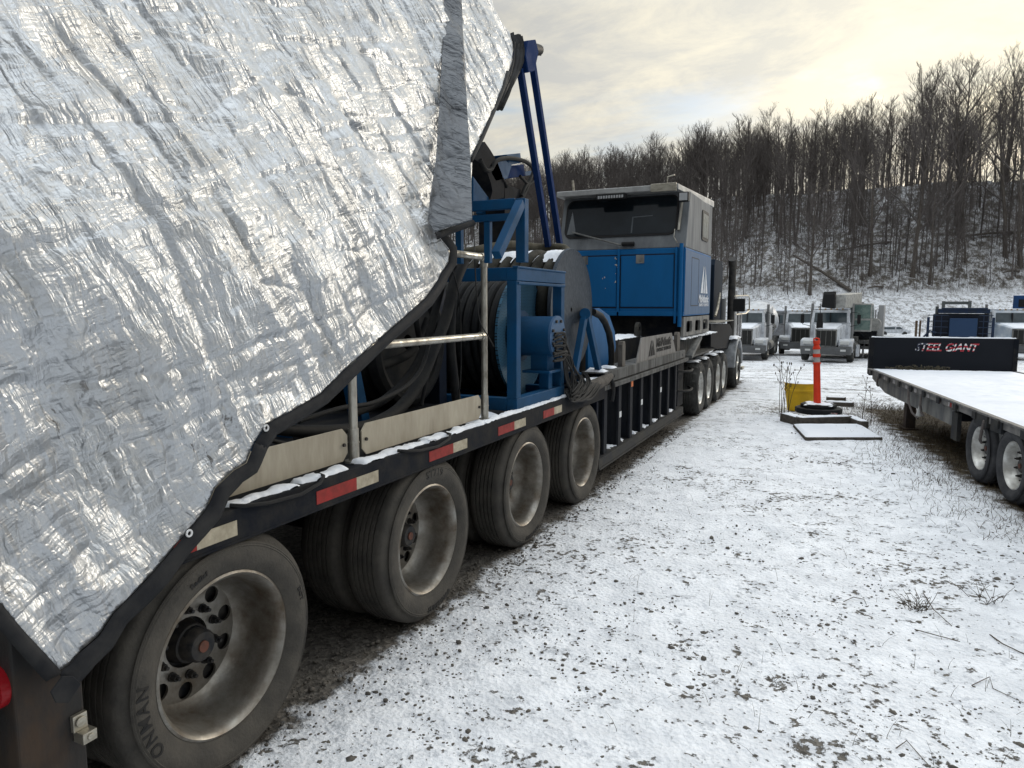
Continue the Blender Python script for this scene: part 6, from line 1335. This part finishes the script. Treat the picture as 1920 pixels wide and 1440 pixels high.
# dark blue rig seen from behind over the bulkhead
def blue_rig():
    v = at(1797, 36); root = thing('service_rig', (0, 0, 0), 'dark blue service rig seen from the rear above the black bulkhead', 'truck'); B = MB
    nb_ = mat('navy', (.012, .028, .07), .4, col2=(.02, .03, .05), sc=5); nd = mat('navy_dark', (.01, .014, .025), .5)
    m = B(); m.box(-1.5, 1.5, .2, 7, .7, .95); m.box(-1.55, 1.55, -.05, .2, .85, 1.25); m.build('tail_frame', nb_, root, bevel=.02)
    m = B(); m.box(-.45, .75, .0, .35, 1.3, 2.25); m.build('rear_box', mat('navy_panel', (.022, .05, .11), .4), root, bevel=.02)
    m = B(); m.box(-1.2, 1.2, .4, 3.5, 1.3, 2.45); m.build('engine_housing', nd, root, bevel=.03)
    m = B(); m.box(-1.0, 1.25, .3, 3.4, 2.5, 2.72); m.box(-.85, 1.15, .2, .3, 2.72, 2.78); m.build('top_deck', nb_, root, bevel=.02)
    m = B(); m.box(-.8, .35, .8, 1.2, 2.95, 3.1); m.box(-.85, -.7, .7, 1.0, 2.7, 3.12); m.box(.3, .45, .7, 1.0, 2.7, 3.12); m.cyl((-1.05, .9, 2.4), (-1.05, .9, 2.85), .08, n=10); m.build('gantry', mat('rig_grey', (.10, .11, .11), .5), root, bevel=.01)
    m = B()
    for x_ in (-1.45, 1.35): m.box(x_, x_ + .12, .1, .3, 1.2, 2.3)
    for z_ in (1.5, 1.8, 2.1, 2.4): m.cyl((-1.4, .05, z_), (-.5, .05, z_), .018, n=6); m.cyl((.8, .05, z_), (1.4, .05, z_), .018, n=6)
    for x_ in (-1.1, -.8, 1.0, 1.2): m.cyl((x_, .05, 1.3), (x_, .05, 2.45), .018, n=6)
    m.tube([(-1.6, .0, 1.2), (-1.3, 0, 1.6), (-1.0, 0, 1.5)], .05, 8); m.build('rail_frame', nb_, root)
    for x0_ in (-1.2, -.75, .85, 1.1):
        m = B(); m.box(x0_, x0_ + .18, -.08, -.05, 1.08, 1.17); m.build('tail_lamp', mat('lamp_lens', (.55, .56, .55), .25), root)
    m = B(); m.box(-.8, -.4, .5, 1.2, 2.72, 2.78); m.box(.3, .7, .5, 1.2, 2.72, 2.78); m.build('snow_patch', snow, root, bevel=.02)
    for s in (1, -1):
        for yy in (2, 3.3): wheel_at(root, s * 1.4, yy, .5, .5, .5, .28, side=s, tyre=rubber_far, rim=rim_far, dish=.1, fine=False)
    root.location = (v.x, v.y, TZ(v.x, v.y)); root.rotation_euler = (0, 0, YAW - R(32))
blue_rig()
# blue roof unit behind the right-hand truck
v = at(1925, 46); root = thing('container_unit', (v.x, v.y, TZ(v.x, v.y)), 'bright blue equipment unit behind the truck at the right edge', 'equipment', rz=YAW - R(36))
def local_build(m_, nm, mt, root, bev=0):
    M4 = chain(root); m_.v = [tuple(M4 @ Vector(p_)) for p_ in m_.v]; return m_.build(nm, mt, root, bevel=bev)
m = MB(); m.box(-.9, 2.4, 0, 5, .9, 3.75); local_build(m, 'housing', mat('unit_blue', (.01, .06, .20), .45, col2=(.02, .05, .12), sc=3), root, .03)
m = MB(); m.box(-1.3, -.92, -.1, .4, .9, 2.6); [m.box(-1.32, -.9, -.14, -.1, 1.0 + .25 * k, 1.12 + .25 * k) for k in range(6)]; local_build(m, 'radiator', mat('unit_blue2', (.02, .07, .22), .5), root)
m = MB(); m.box(-.6, 2.3, -.03, .0, 3.0, 3.5); local_build(m, 'dark_panel', black_plain, root)
m = MB(); [m.box(-.9, 2.4, -.02, 0, .0 + .25 * k, .12 + .25 * k) for k in range(3)]; local_build(m, 'skid', steel_black, root)
# rusty post pair
v = at(1719.5, 34); z = TZ(v.x, v.y); m = MB(); a_ = rtv * .09; m.bar((v.x - a_.x, v.y - a_.y, z), (v.x - a_.x, v.y - a_.y, z + 2.15), .1); tag(m.build('rusty_post', mat('rust', (.06, .045, .035), .8, col2=(.12, .08, .05), sc=6), None, bevel=.01), 'left of two close rusty steel posts behind the bulkhead', 'post')
m = MB(); m.bar((v.x + a_.x, v.y + a_.y, z), (v.x + a_.x, v.y + a_.y, z + 2.15), .08); tag(m.build('rusty_post', MATS['rust'], None, bevel=.01), 'right of two close rusty steel posts behind the bulkhead', 'post')
# small structure behind the trucks and white car near the bank
v = at(1468, 62); root = thing('site_hut', (v.x, v.y, TZ(v.x, v.y)), 'small grey site hut with dark windows behind the white tank truck', 'hut', rz=YAW - R(18))
m = MB(); m.box(-1.0, 1.3, 0, 3, .3, 2.95); local_build(m, 'walls', mat('hut_grey', (.2, .21, .22), .6, col2=(.13, .13, .14), sc=3), root, .03)
m = MB(); m.box(-1.1, 1.4, -.1, 3.1, 2.95, 3.1); local_build(m, 'roof', snow, root, .03)
m = MB(); m.box(-.6, -.1, -.03, 0, 1.9, 2.6); m.box(.4, .9, -.03, 0, 1.9, 2.6); local_build(m, 'window', glass_m, root)
def car():
    v = at(1672, 100); root = thing('parked_car', (0, 0, 0), 'small white pickup with canopy parked far off at the foot of the snowy bank', 'car')
    m = MB(); m.prism([(-2.5, .4), (2.5, .4), (2.5, .85), (1.6, 1.05), (.9, 1.55), (-.1, 1.6), (-1.9, 1.5), (-2.4, 1.0)], -.85, .85, 'Y'); m.build('body', white_truck, root, bevel=.1)
    m = MB(); m.prism([(1.35, 1.08), (.8, 1.45), (.25, 1.45), (.25, 1.05)], -.86, -.85, 'Y'); m.prism([(.05, 1.05), (.05, 1.45), (-1.75, 1.4), (-2.05, 1.05)], -.86, -.85, 'Y'); m.build('window', glass_m, root)
    for x_ in (-1.5, 1.6): m = MB(); m.cyl((x_, -.87, .35), (x_, -.6, .35), .36, n=20); w_ = m.build('wheel', rubber_far, root, smooth=True)
    root.location = (v.x, v.y, TZ(v.x, v.y) + .02); root.rotation_euler = (0, 0, YAW + R(-8)); root.scale = (.85,) * 3
car()
